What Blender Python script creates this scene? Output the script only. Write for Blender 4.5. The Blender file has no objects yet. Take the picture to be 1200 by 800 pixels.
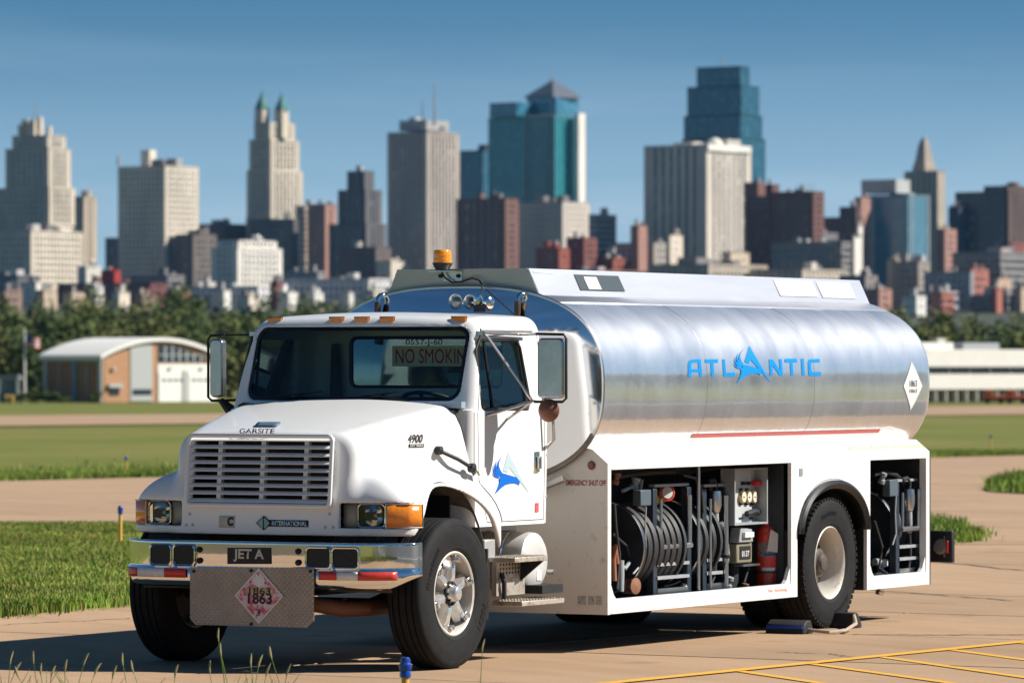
import bpy, bmesh, math, random
import numpy as np
from mathutils import Vector, Matrix
R = math.radians
random.seed(7); rng = np.random.default_rng(7)
scn = bpy.context.scene
col = scn.collection

# ------------------------------------------------------------------ camera
FPX, HZ, CH = 6000.0, 430.0, 2.08            # focal length in photo pixels, horizon row, camera height
cam_d = bpy.data.cameras.new('camera'); cam = bpy.data.objects.new('camera', cam_d); col.objects.link(cam)
cam_d.sensor_width = 36; cam_d.lens = 180; cam_d.shift_y = (HZ-400)/1200
cam.location = (0, 0, CH); cam.rotation_euler = (R(90), 0, 0)
cam_d.clip_end = 30000; cam_d.clip_start = .5
cam_d.dof.use_dof = True; cam_d.dof.focus_distance = 36.0; cam_d.dof.aperture_fstop = 4.4
scn.camera = cam
# ------------------------------------------------------------------ sky and sun
SUN_EL, SUN_AZ = 40.0, 90.0                   # azimuth measured from +Y towards +X
w = bpy.data.worlds.new('World'); scn.world = w; w.use_nodes = True
nt = w.node_tree; nt.nodes.clear()
def N(nt, t, **k):
    n = nt.nodes.new(t)
    for a, b in k.items(): setattr(n, a, b)
    return n
tc = N(nt, 'ShaderNodeTexCoord'); va = N(nt, 'ShaderNodeVectorMath', operation='ADD'); va.inputs[1].default_value = (0, 0, .10)
vn = N(nt, 'ShaderNodeVectorMath', operation='NORMALIZE')
sky = N(nt, 'ShaderNodeTexSky', sky_type='NISHITA', sun_disc=False, sun_elevation=R(SUN_EL), sun_rotation=R(SUN_AZ))
sky.air_density = 1.0; sky.dust_density = .25; sky.ozone_density = 1.6; sky.altitude = 250
bg = N(nt, 'ShaderNodeBackground'); bg.inputs[1].default_value = .052
wo = N(nt, 'ShaderNodeOutputWorld')
nt.links.new(tc.outputs['Generated'], va.inputs[0]); nt.links.new(va.outputs[0], vn.inputs[0]); nt.links.new(vn.outputs[0], sky.inputs[0])
# thin streaky cirrus
mp = N(nt, 'ShaderNodeMapping'); mp.inputs['Scale'].default_value = (3, 3, 34)
nz = N(nt, 'ShaderNodeTexNoise'); nz.inputs['Scale'].default_value = 1.3; nz.inputs['Detail'].default_value = 5
rp = N(nt, 'ShaderNodeValToRGB'); rp.color_ramp.elements[0].position = .5; rp.color_ramp.elements[1].position = .8
rp.color_ramp.elements[0].color = (0, 0, 0, 1); rp.color_ramp.elements[1].color = (.36, .36, .36, 1)
mx = N(nt, 'ShaderNodeMix', data_type='RGBA'); mx.inputs['B'].default_value = (7, 7.2, 8, 1)
nt.links.new(tc.outputs['Generated'], mp.inputs[0]); nt.links.new(mp.outputs[0], nz.inputs[0]); nt.links.new(nz.outputs[0], rp.inputs[0])
nt.links.new(rp.outputs[0], mx.inputs['Factor']); nt.links.new(sky.outputs[0], mx.inputs['A'])
tn = N(nt, 'ShaderNodeMix', data_type='RGBA', blend_type='MULTIPLY'); tn.inputs['Factor'].default_value = 1; tn.inputs['B'].default_value = (.66, .97, 1.10, 1)
nt.links.new(mx.outputs['Result'], tn.inputs['A']); sx = N(nt, 'ShaderNodeSeparateXYZ'); gr = N(nt, 'ShaderNodeValToRGB'); gr.color_ramp.interpolation = 'EASE'; nt.links.new(tc.outputs['Generated'], sx.inputs[0]); nt.links.new(sx.outputs['Z'], gr.inputs[0])
gst = [(0., (2.5, 1.75, 1.5)), (.034, (1.95, 1.5, 1.36)), (.074, (.68, .83, .90)), (.35, (.58, .72, .84)), (1., (.42, .54, .64))]      # pale air at the horizon, deep blue overhead
while len(gr.color_ramp.elements) < len(gst): gr.color_ramp.elements.new(.5)
for e_, (p_, c_) in zip(gr.color_ramp.elements, gst): e_.position = p_; e_.color = (*[q/3 for q in c_], 1)
gm = N(nt, 'ShaderNodeVectorMath', operation='SCALE'); gm.inputs['Scale'].default_value = 3.0; g2 = N(nt, 'ShaderNodeVectorMath', operation='MULTIPLY')
nt.links.new(gr.outputs[0], gm.inputs[0]); nt.links.new(gm.outputs[0], g2.inputs[0]); nt.links.new(tn.outputs['Result'], g2.inputs[1]); nt.links.new(g2.outputs[0], bg.inputs[0]); nt.links.new(bg.outputs[0], wo.inputs[0])
sd = bpy.data.lights.new('sun', 'SUN'); sd.energy = 5.0; sd.angle = R(.5); sd.color = (1, .95, .87)
sun = bpy.data.objects.new('sun', sd); col.objects.link(sun); sun.rotation_euler = (0, R(90-SUN_EL), R(90-SUN_AZ)); sun.location = (40, 0, 40)
scn.view_settings.view_transform = 'Standard'; scn.view_settings.look = 'None'; scn.view_settings.exposure = .5; scn.view_settings.gamma = 1
scn.render.engine = 'CYCLES'
scn.cycles.use_denoising = True; scn.cycles.max_bounces = 8; scn.cycles.caustics_reflective = False; scn.cycles.caustics_refractive = False
scn.cycles.transparent_max_bounces = 16; scn.cycles.volume_bounces = 0

# ------------------------------------------------------------------ pixel helpers
A = R(28)
FW = np.array([-math.sin(A), -math.cos(A)]); LF = np.array([math.cos(A), -math.sin(A)])   # truck forward, truck left
TO = np.array([-.383, 35.35]) - 1.18*LF                                                   # truck origin: front axle on the ground
def tl(px, py, **k):
    u = (px-600)/FPX; v = (HZ-py)/FPX
    def loc(Y):
        d = np.array([u*Y, Y])-TO; return np.array([d@FW, d@LF, CH+v*Y])
    a = loc(0.); b = loc(1.)-a
    (n, val), = k.items(); i = 'xyz'.index(n)
    return a+b*((val-a[i])/b[i])
def zg(Y):                                    # the airfield falls away gently behind the apron
    return -max(0., min(Y, 1500)-60)*.0041
def gp(px, py):                               # pixel -> ground
    k = (py-HZ)/FPX
    Y = CH/k
    if Y > 60: Y = (CH-.0041*60)/(k-.0041)
    return np.array([(px-600)/FPX*Y, Y, zg(Y)])
def at(px, py, D): return np.array([(px-600)/FPX*D, D, CH+(HZ-py)/FPX*D])

# ------------------------------------------------------------------ materials
MATS = {}
def mat(name, c, rough=.5, metal=0., var=0., vs=6., bump=0., bs=40., coat=0., spec=None, det=4., alt=None, emit=None, stretch=None, vlo=.35, vhi=.7, rnd=0.):
    if name in MATS: return MATS[name]
    m = bpy.data.materials.new(name); m.use_nodes = True; t = m.node_tree; b = t.nodes['Principled BSDF']
    b.inputs['Base Color'].default_value = (*c, 1); b.inputs['Roughness'].default_value = rough; b.inputs['Metallic'].default_value = metal
    b.inputs['Coat Weight'].default_value = coat; b.inputs['Coat Roughness'].default_value = .06
    if spec is not None: b.inputs['Specular IOR Level'].default_value = spec
    co = N(t, 'ShaderNodeTexCoord'); src = co.outputs['Object']
    if stretch:
        mpn = N(t, 'ShaderNodeMapping'); mpn.inputs['Scale'].default_value = stretch; t.links.new(src, mpn.inputs[0]); src = mpn.outputs[0]
    out = None
    if var or alt:
        n = N(t, 'ShaderNodeTexNoise'); n.inputs['Scale'].default_value = vs; n.inputs['Detail'].default_value = det; n.inputs['Roughness'].default_value = .65
        t.links.new(src, n.inputs[0])
        r = N(t, 'ShaderNodeValToRGB'); r.color_ramp.elements[0].position = vlo; r.color_ramp.elements[1].position = vhi
        d = alt if alt else tuple(x*(1-var) for x in c)
        r.color_ramp.elements[0].color = (*d, 1); r.color_ramp.elements[1].color = (*[min(1, x*(1+(0 if alt else var))) for x in c], 1)
        t.links.new(n.outputs[0], r.inputs[0]); out = r.outputs[0]
    if rnd:
        oi = N(t, 'ShaderNodeObjectInfo'); mr = N(t, 'ShaderNodeMapRange'); mr.inputs[3].default_value = 1-rnd; mr.inputs[4].default_value = 1+rnd
        t.links.new(oi.outputs['Random'], mr.inputs[0])
        hs = N(t, 'ShaderNodeHueSaturation'); t.links.new(mr.outputs[0], hs.inputs['Value'])
        if out: t.links.new(out, hs.inputs['Color'])
        else: hs.inputs['Color'].default_value = (*c, 1)
        out = hs.outputs[0]
    if out: t.links.new(out, b.inputs['Base Color'])
    if bump:
        n = N(t, 'ShaderNodeTexNoise'); n.inputs['Scale'].default_value = bs; n.inputs['Detail'].default_value = 4; t.links.new(src, n.inputs[0])
        bp = N(t, 'ShaderNodeBump'); bp.inputs['Strength'].default_value = bump; bp.inputs['Distance'].default_value = .02
        t.links.new(n.outputs[0], bp.inputs['Height']); t.links.new(bp.outputs[0], b.inputs['Normal'])
    MATS[name] = m; return m
def glass(name, tint, refl=1.0):
    m = bpy.data.materials.new(name); m.use_nodes = True; t = m.node_tree; t.nodes.clear()
    tr = N(t, 'ShaderNodeBsdfTransparent'); tr.inputs[0].default_value = (*tint, 1)
    gl = N(t, 'ShaderNodeBsdfGlossy'); gl.inputs['Roughness'].default_value = .02
    fr = N(t, 'ShaderNodeFresnel'); fr.inputs[0].default_value = 1.5; ms = N(t, 'ShaderNodeMixShader'); o = N(t, 'ShaderNodeOutputMaterial')
    t.links.new(fr.outputs[0], ms.inputs[0]); t.links.new(tr.outputs[0], ms.inputs[1]); t.links.new(gl.outputs[0], ms.inputs[2]); t.links.new(ms.outputs[0], o.inputs[0])
    MATS[name] = m; return m

# ------------------------------------------------------------------ mesh helpers
def tag(o, label=None, cat=None, group=None, kind=None):
    if label: o['label'] = label
    if cat: o['category'] = cat
    if group: o['group'] = group
    if kind: o['kind'] = kind
    return o
def empty(name, loc=(0, 0, 0), rz=0):
    o = bpy.data.objects.new(name, None); col.objects.link(o); o.location = loc; o.rotation_euler = (0, 0, rz); o.empty_display_size = .3
    return o
def link(name, me, mats, parent=None):
    o = bpy.data.objects.new(name, me); col.objects.link(o)
    if mats is not None:
        for m in (mats if isinstance(mats, (list, tuple)) else [mats]): me.materials.append(m)
    if parent: o.parent = parent
    return o
class MB:
    def __init__(s): s.v = []; s.f = []; s.m = []; s.cur = 0
    def add(s, vs, fs):
        o = len(s.v); s.v += [tuple(float(q) for q in p) for p in vs]; s.f += [tuple(i+o for i in f) for f in fs]; s.m += [s.cur]*len(fs); return s
    def mi(s, i): s.cur = i; return s
    def box(s, x0, x1, y0, y1, z0, z1):
        return s.add([(x0,y0,z0),(x1,y0,z0),(x1,y1,z0),(x0,y1,z0),(x0,y0,z1),(x1,y0,z1),(x1,y1,z1),(x0,y1,z1)],
                     [(0,3,2,1),(4,5,6,7),(0,1,5,4),(1,2,6,5),(2,3,7,6),(3,0,4,7)])
    def obox(s, c, U, V, W, a, b, d):           # oriented box: centre, axes, half sizes
        c, U, V, W = map(np.asarray, (c, U, V, W)); vs = []
        for k in (-1, 1):
            for (i, j) in ((-1,-1),(1,-1),(1,1),(-1,1)): vs.append(c+U*a*i+V*b*j+W*d*k)
        return s.add(vs, [(0,3,2,1),(4,5,6,7),(0,1,5,4),(1,2,6,5),(2,3,7,6),(3,0,4,7)])
    def beam(s, p, q, w, h, up=(0, 0, 1)):
        p = np.array(p, float); q = np.array(q, float); d = q-p; L = np.linalg.norm(d); d /= L; up = np.array(up, float)
        U = np.cross(up, d)
        if np.linalg.norm(U) < 1e-4: U = np.cross((1, 0, 0), d)
        U /= np.linalg.norm(U); V = np.cross(d, U)
        return s.obox((p+q)/2, U, V, d, w/2, h/2, L/2)
    def tube(s, pts, r, n=10, cap=True, closed=False):
        P = [np.array(p, float) for p in pts]; k = len(P); rs = r if isinstance(r, (list, tuple)) else [r]*k
        if closed: T = [P[(i+1) % k]-P[i-1] for i in range(k)]
        else: T = [P[min(i+1, k-1)]-P[max(i-1, 0)] for i in range(k)]
        T = [t/(np.linalg.norm(t)+1e-12) for t in T]
        u = np.cross(T[0], (0, 0, 1))
        if np.linalg.norm(u) < 1e-3: u = np.cross(T[0], (1, 0, 0))
        vs = []
        for i in range(k):
            u = u-T[i]*np.dot(u, T[i]); u /= np.linalg.norm(u)+1e-12; v = np.cross(T[i], u)
            for j in range(n):
                a = 2*math.pi*j/n; vs.append(P[i]+rs[i]*(math.cos(a)*u+math.sin(a)*v))
        fs = []
        for i in range(k if closed else k-1):
            a = i*n; b = ((i+1) % k)*n
            for j in range(n): fs.append((a+j, a+(j+1) % n, b+(j+1) % n, b+j))
        if cap and not closed: fs += [tuple(range(n))[::-1], tuple((k-1)*n+j for j in range(n))]
        return s.add(vs, fs)
    def cyl(s, p, q, r, n=20, r2=None): return s.tube([p, q], [r, r if r2 is None else r2], n)
    def lathe(s, prof, o, ax, n=40, a0=0, a1=2*math.pi, close=False):   # prof: (radius, offset along axis)
        o = np.array(o, float); ax = np.array(ax, float); ax /= np.linalg.norm(ax)
        u = np.cross(ax, (0, 0, 1))
        if np.linalg.norm(u) < 1e-3: u = np.array((1., 0, 0))
        u /= np.linalg.norm(u); v = np.cross(ax, u); full = abs(a1-a0-2*math.pi) < 1e-6; m = n if full else n+1; k = len(prof); vs = []
        for i in range(m):
            a = a0+(a1-a0)*i/n; d = math.cos(a)*u+math.sin(a)*v
            for (r, t) in prof: vs.append(o+d*r+ax*t)
        fs = []
        for i in range(n):
            p = i*k; q = ((i+1) % m)*k
            for j in range(k if close else k-1):
                j2 = (j+1) % k; fs.append((p+j, q+j, q+j2, p+j2))
        return s.add(vs, fs)
    def prism(s, poly, o, U, V, depth, cap_back=True):   # extruded outline; outline in U,V, extruded along UxV
        o, U, V = (np.array(q, float) for q in (o, U, V)); W = np.cross(U, V); W /= np.linalg.norm(W); n = len(poly)
        vs = [o+U*a+V*b for a, b in poly]+[o+U*a+V*b+W*depth for a, b in poly]
        ar = sum(poly[i][0]*poly[(i+1) % n][1]-poly[(i+1) % n][0]*poly[i][1] for i in range(n))
        top = tuple(range(n, 2*n)); bot = tuple(range(n))[::-1]; sd_ = [(i, (i+1) % n, n+(i+1) % n, n+i) for i in range(n)]
        if ar < 0: top = top[::-1]; bot = bot[::-1]; sd_ = [f[::-1] for f in sd_]
        return s.add(vs, [top, bot]+sd_ if cap_back else [top]+sd_)
    def grid(s, f, nu, nv, flip=False):
        vs = [f(i/nu, j/nv) for i in range(nu+1) for j in range(nv+1)]; q = nv+1
        fs = [(i*q+j, (i+1)*q+j, (i+1)*q+j+1, i*q+j+1) for i in range(nu) for j in range(nv)]
        return s.add(vs, [g[::-1] for g in fs] if flip else fs)
    def mesh(s, name, smooth=True, ang=35):
        me = bpy.data.meshes.new(name); me.from_pydata(s.v, [], s.f)
        if any(s.m): me.polygons.foreach_set('material_index', s.m)
        if smooth:
            me.polygons.foreach_set('use_smooth', [True]*len(me.polygons)); me.set_sharp_from_angle(angle=R(ang))
        me.update(); return me
    def build(s, name, mats, parent=None, smooth=True, ang=35, bevel=0, seg=2, solid=0):
        o = link(name, s.mesh(name, smooth, ang), mats, parent)
        if solid:
            md = o.modifiers.new('solid', 'SOLIDIFY'); md.thickness = solid; md.offset = -1
        if bevel:
            md = o.modifiers.new('bevel', 'BEVEL'); md.width = bevel; md.segments = seg; md.limit_method = 'ANGLE'; md.angle_limit = R(40); md.harden_normals = False
        return o
def np_obj(name, v, f, mats, parent=None, smooth=False, mi=None):      # numpy verts (n,3), faces (m,k)
    me = bpy.data.meshes.new(name); k = f.shape[1]
    me.vertices.add(len(v)); me.vertices.foreach_set('co', v.astype(np.float32).ravel())
    me.loops.add(f.size); me.loops.foreach_set('vertex_index', f.astype(np.int32).ravel())
    me.polygons.add(len(f)); me.polygons.foreach_set('loop_start', np.arange(0, f.size, k, dtype=np.int32)); me.polygons.foreach_set('loop_total', np.full(len(f), k, dtype=np.int32))
    if smooth: me.polygons.foreach_set('use_smooth', np.ones(len(f), dtype=bool))
    if mi is not None: me.polygons.foreach_set('material_index', mi.astype(np.int32))
    me.update(calc_edges=True); me.validate(); return link(name, me, mats, parent)
def rrect(a0, a1, b0, b1, r, n=6):
    P = []
    for (cx, cy, s0) in ((a1-r, b1-r, 0), (a0+r, b1-r, 90), (a0+r, b0+r, 180), (a1-r, b0+r, 270)):
        for i in range(n+1):
            t = R(s0+90*i/n); P.append((cx+r*math.cos(t), cy+r*math.sin(t)))
    return P
def circ(r, n=24, c=(0, 0)): return [(c[0]+r*math.cos(2*math.pi*i/n), c[1]+r*math.sin(2*math.pi*i/n)) for i in range(n)]
def text_mesh(s, bold=0., depth=.002, spacing=1.):
    cu = bpy.data.curves.new('t', 'FONT'); cu.body = s; cu.size = 1; cu.extrude = 0; cu.offset = bold; cu.space_character = spacing; cu.resolution_u = 4
    o = bpy.data.objects.new('t', cu); col.objects.link(o); dg = bpy.context.evaluated_depsgraph_get()
    me = bpy.data.meshes.new_from_object(o.evaluated_get(dg)); bpy.data.objects.remove(o); bpy.data.curves.remove(cu); me.materials.clear(); return me
def text(name, s, box, o, U, V, m, parent, bold=.02, shear=0., spacing=1.):
    """lettering fitted to box=(width,height) with its lower left corner at o, lying in U,V"""
    me = text_mesh(s, bold, spacing=spacing); n = len(me.vertices); c = np.zeros(n*3); me.vertices.foreach_get('co', c); c = c.reshape(-1, 3)
    lo = c.min(0); hi = c.max(0); c = (c-lo)/np.maximum(hi-lo, 1e-6); c[:, 0] += shear*c[:, 1]
    U = np.array(U, float); V = np.array(V, float); p = np.array(o, float)+c[:, :1]*box[0]*U+c[:, 1:2]*box[1]*V
    me.vertices.foreach_set('co', p.ravel()); me.update(); me.name = name
    return link(name, me, m, parent)

# ------------------------------------------------------------------ implicit surfaces for pressed-metal shapes
def smax(a, b, k): h = np.clip(.5+.5*(a-b)/k, 0, 1); return b+(a-b)*h+k*h*(1-h)
def smin(a, b, k): return -smax(-a, -b, k)
def rr2(u, v, cu, cv, hu, hv, r):
    qx = np.abs(u-cu)-hu+r; qy = np.abs(v-cv)-hv+r
    return np.minimum(np.maximum(qx, qy), 0)+np.hypot(np.maximum(qx, 0), np.maximum(qy, 0))-r
def surfnet(fn, lo, hi, h, proj=4):
    ax = [np.arange(l, u+h, h) for l, u in zip(lo, hi)]; X, Y, Z = np.meshgrid(*ax, indexing='ij'); D = fn(X, Y, Z); S = D < 0
    nx, ny, nz_ = D.shape; cs = (slice(0, -1), slice(1, None)); cnt = 0
    corner = lambda M, a, b, c: M[cs[a], cs[b], cs[c]]
    for a in (0, 1):
        for b in (0, 1):
            for c in (0, 1): cnt = cnt+corner(S, a, b, c).astype(int)
    mask = (cnt > 0) & (cnt < 8); idx = -np.ones(mask.shape, int); idx[mask] = np.arange(mask.sum()); base = np.argwhere(mask)
    acc = np.zeros((len(base), 3)); num = np.zeros(len(base)); cr = [(a, b, c) for a in (0, 1) for b in (0, 1) for c in (0, 1)]
    for p in cr:
        for q in cr:
            if p < q and sum(abs(i-j) for i, j in zip(p, q)) == 1:
                d0 = corner(D, *p)[mask]; d1 = corner(D, *q)[mask]; ok = (d0 < 0) != (d1 < 0)
                t = np.where(ok, d0/np.where(ok, d0-d1, 1), 0)[:, None]; pos = np.array(p)*(1-t)+np.array(q)*t
                acc += np.where(ok[:, None], pos, 0); num += ok
    v = (base+acc/num[:, None])*h+np.array([a[0] for a in ax]); F = []
    for axis in range(3):
        sh = [slice(0, -1) if i == axis else slice(1, -1) for i in range(3)]; sh2 = [slice(1, None) if i == axis else slice(1, -1) for i in range(3)]
        s0 = S[tuple(sh)]; s1 = S[tuple(sh2)]; e = np.argwhere(s0 != s1); flip = s0[tuple(e.T)]
        b, c = [i for i in range(3) if i != axis]; e = e.copy(); e[:, b] += 1; e[:, c] += 1
        def cell(db, dc):
            q = e.copy(); q[:, b] += db; q[:, c] += dc; return idx[tuple(q.T)]
        quad = np.stack([cell(-1, -1), cell(0, -1), cell(0, 0), cell(-1, 0)], 1)
        if axis == 1: flip = ~flip
        quad[~flip] = quad[~flip][:, ::-1]; F.append(quad)
    F = np.concatenate(F); F = F[(F >= 0).all(1)]
    e = h*.05
    for _ in range(proj):
        x, y, z = v.T; d = fn(x, y, z)
        g = np.stack([fn(x+e, y, z)-fn(x-e, y, z), fn(x, y+e, z)-fn(x, y-e, z), fn(x, y, z+e)-fn(x, y, z-e)], 1)/(2*e)
        st = d[:, None]*g/np.maximum((g*g).sum(1), .05)[:, None]; v = v-np.clip(st, -h*.35, h*.35)
    return v, F

def conc_mat(name, c, dark, stretch):
    """weathered concrete in world coordinates: blotches, traffic streaks, grit, spots"""
    m = bpy.data.materials.new(name); m.use_nodes = True; t = m.node_tree; b = t.nodes['Principled BSDF']; b.inputs['Roughness'].default_value = .9; b.inputs['Specular IOR Level'].default_value = .25
    ge = N(t, 'ShaderNodeNewGeometry'); rot = N(t, 'ShaderNodeMapping'); rot.inputs['Rotation'].default_value = (0, 0, R(57)); t.links.new(ge.outputs['Position'], rot.inputs[0])
    def noise(sc, det, src, st=None, rough=.6):
        n = N(t, 'ShaderNodeTexNoise'); n.inputs['Scale'].default_value = sc; n.inputs['Detail'].default_value = det; n.inputs['Roughness'].default_value = rough
        if st:
            mm = N(t, 'ShaderNodeMapping'); mm.inputs['Scale'].default_value = st; t.links.new(src, mm.inputs[0]); src = mm.outputs[0]
        t.links.new(src, n.inputs[0]); return n.outputs[0]
    def ramp(src, p0, p1, c0, c1):
        r = N(t, 'ShaderNodeValToRGB'); r.color_ramp.elements[0].position = p0; r.color_ramp.elements[1].position = p1; r.color_ramp.elements[0].color = (*c0, 1); r.color_ramp.elements[1].color = (*c1, 1); t.links.new(src, r.inputs[0]); return r.outputs[0]
    def mul(a, b_):
        x = N(t, 'ShaderNodeMix', data_type='RGBA', blend_type='MULTIPLY'); x.inputs['Factor'].default_value = 1; t.links.new(a, x.inputs['A']); t.links.new(b_, x.inputs['B']); return x.outputs['Result']
    o = ramp(noise(.35, 8, rot.outputs[0]), .3, .7, tuple(x*.86 for x in c), tuple(x*1.08 for x in c))
    o = mul(o, ramp(noise(1.0, 6, rot.outputs[0], stretch), .32, .55, (.88, .87, .86), (1, 1, 1)))
    o = mul(o, ramp(noise(1.6, 3, rot.outputs[0], None, .4), .24, .33, (.72, .71, .70), (1, 1, 1)))
    o = mul(o, ramp(noise(45, 3, rot.outputs[0]), .3, .6, (.86, .86, .86), (1.0, 1.0, 1.0)))
    oi = N(t, 'ShaderNodeObjectInfo'); mr = N(t, 'ShaderNodeMapRange'); mr.inputs[3].default_value = .93; mr.inputs[4].default_value = 1.07; t.links.new(oi.outputs['Random'], mr.inputs[0]); hs = N(t, 'ShaderNodeHueSaturation'); t.links.new(mr.outputs[0], hs.inputs['Value']); t.links.new(o, hs.inputs['Color']); t.links.new(hs.outputs[0], b.inputs['Base Color'])
    bp = N(t, 'ShaderNodeBump'); bp.inputs['Strength'].default_value = .3; bp.inputs['Distance'].default_value = .01; t.links.new(noise(60, 3, rot.outputs[0]), bp.inputs['Height']); t.links.new(bp.outputs[0], b.inputs['Normal'])
    MATS[name] = m; return m
def window_mat(name, c, blind, amt):
    """dark glazing where some panes have pale blinds drawn"""
    m = mat(name, c, .16, coat=.4); t = m.node_tree; b = t.nodes['Principled BSDF']; co = N(t, 'ShaderNodeTexCoord'); mm = N(t, 'ShaderNodeMapping'); mm.inputs['Rotation'].default_value = (0, 0, R(36)); mm.inputs['Scale'].default_value = (.31, .31, .26)
    fl = N(t, 'ShaderNodeVectorMath', operation='FLOOR'); wn = N(t, 'ShaderNodeTexWhiteNoise'); r = N(t, 'ShaderNodeValToRGB'); r.color_ramp.elements[0].position = 1-amt; r.color_ramp.elements[1].position = 1.0; r.color_ramp.elements[0].color = (*c, 1); r.color_ramp.elements[1].color = (*blind, 1)
    t.links.new(co.outputs['Object'], mm.inputs[0]); t.links.new(mm.outputs[0], fl.inputs[0]); t.links.new(fl.outputs[0], wn.inputs[0]); t.links.new(wn.outputs[0], r.inputs[0]); t.links.new(r.outputs[0], b.inputs['Base Color']); return m

# ================================================================== GROUND
M_grass = mat('grass_ground', (.100, .140, .022), .95, alt=(.200, .185, .060), vs=.06, det=12, stretch=(1, .35, 1), bump=.6, bs=3, spec=.1)
M_conc = conc_mat('concrete', (.45, .30, .185), None, (.25, 2.5, 1))
M_joint = mat('joint', (.10, .075, .055), .95)
M_taxi = conc_mat('taxiway_concrete', (.44, .30, .19), None, (.08, 1.2, 1))
M_blade = mat('grass_blade', (.18, .27, .040), .7, var=.4, vs=.6, spec=.2)
M_blade2 = mat('dry_grass_blade', (.40, .33, .11), .8, var=.3, vs=.6, spec=.2)
M_yel = mat('yellow_paint', (.78, .40, .035), .75, alt=(.62, .36, .10), vs=9, vlo=.25, vhi=.5)
g = MB(); ys = [-800, -200, 0, 60, 400, 900, 1500, 2400, 6200]
for a, b in zip(ys[:-1], ys[1:]):
    g.add([(-2500, a, zg(a)-.06), (2500, a, zg(a)-.06), (2500, b, zg(b)-.06), (-2500, b, zg(b)-.06)], [(0, 1, 2, 3)])
tag(g.build('ground', M_grass, smooth=False), kind='structure')
pv = MB(); pv.add([(-60, 29.5, -.008), (3.2, 29.5, -.008), (19.4, 60, -.008), (-60, 60, -.008)], [(0, 1, 2, 3)])
pave = tag(pv.build('pavement', M_joint, smooth=False), kind='structure')
tx = MB(); fz = lambda x, y: (x, y, zg(y)+.004)
tx.add([fz(-35.3, 60), fz(19.4, 60), fz(60, 160), fz(26.4, 160)], [(0, 1, 2, 3)])
tag(tx.build('taxiway', M_taxi, smooth=False), kind='structure')
rw = MB(); P0, P1, P2, P3 = gp(0, 499), gp(1200, 485.5), gp(1200, 475), gp(0, 487)
ex = lambda a, b, t: tuple((a+(b-a)*t)+np.array([0, 0, .01]))
rw.add([ex(P0, P1, -3), ex(P0, P1, 4), ex(P3, P2, 4), ex(P3, P2, -3)], [(0, 1, 2, 3)])
tag(rw.build('runway', M_taxi, smooth=False), kind='structure')
ISL = [(-30, 30), (-11, 30), (-4.27, 42.74), (-3.37, 44.89), (.5, 52), (4.7, 59.6), (5.4, 61.2), (5.7, 64), (5.5, 67), (4.6, 68.5), (3, 68.9), (-45, 68.6)]
ISL2 = [tuple(gp(*p)[:2]) for p in ((1151, 573), (1162, 566), (1180, 560.5), (1215, 557), (1290, 553), (1310, 575), (1240, 580), (1200, 579), (1170, 577.5), (1156, 576))]
gi = MB().add([(x, y, zg(y)+.018) for x, y in ISL], [tuple(range(len(ISL)))])
gi.add([(x, y, zg(y)+.02) for x, y in ISL2], [tuple(range(len(ISL2)))])
tag(gi.build('grass_verge', M_grass, smooth=False), kind='structure')
def inpoly(p, poly):
    x, y = p[:, 0], p[:, 1]; c = np.zeros(len(p), bool); n = len(poly)
    for i in range(n):
        x0, y0 = poly[i]; x1, y1 = poly[i-1]
        if y0 == y1: continue
        c ^= ((y0 > y) != (y1 > y)) & (x < (x1-x0)*(y-y0)/(y1-y0)+x0)
    return c
# concrete slabs of the apron, laid along the parking line
ua = np.array([.537, .843]); va_ = np.array([.843, -.537]); SL, SW = 3.3, 6.1
sb = MB().box(-SW/2+.02, SW/2-.02, -SL/2+.02, SL/2-.02, -.03, 0)
sme = sb.mesh('slab', False); sme.materials.append(M_conc); ang = math.atan2(va_[1], va_[0])
for i in range(-4, 26):
    for j in range(-9, 12):
        c = ua*(8.7+SL*(i+.5))+va_*(-22+SW*(j+.5)+1.5)
        if not (-28 < c[0] < 24 and 30.5 < c[1] < 64): continue
        if (c-TO)@LF > 6.2+1.18: continue
        if inpoly(np.array([c+va_*a_+ua*b_ for a_ in (-3, 3) for b_ in (-1.6, 1.6)]), ISL[:-1]+[(-45, 90)]).all(): continue
        o = bpy.data.objects.new('slab', sme); col.objects.link(o); o.parent = pave; o.location = (c[0], c[1], rng.uniform(-.0015, .0015)); o.rotation_euler = (0, 0, ang)
cs_ = MB()
for (pa, pb, wd) in (((1000, 743), (1210, 744), .05), ((560, 757), (760, 742), .03), ((1010, 690), (1210, 703), .05), ((905, 764), (1010, 771), .03), ((1090, 655), (1210, 668), .06), ((0, 716+16), (150, 724), .03)):
    a_, b_ = gp(*pa)[:2], gp(*pb)[:2]; n_ = 26; d_ = (b_-a_)/np.linalg.norm(b_-a_); nn = np.array([-d_[1], d_[0]]); wob = np.cumsum(rng.normal(0, .03, n_+1)); ww = wd*rng.uniform(.5, 1.4, n_+1)
    cs_.grid(lambda u, v: (*(a_+(b_-a_)*u+nn*(wob[round(u*n_)]+ww[round(u*n_)]*(v-.5))), .0035), n_, 1, flip=True)
tag(cs_.build('crack_seal', mat('tar', (.17, .125, .09), .8), smooth=False), kind='structure')
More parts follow.
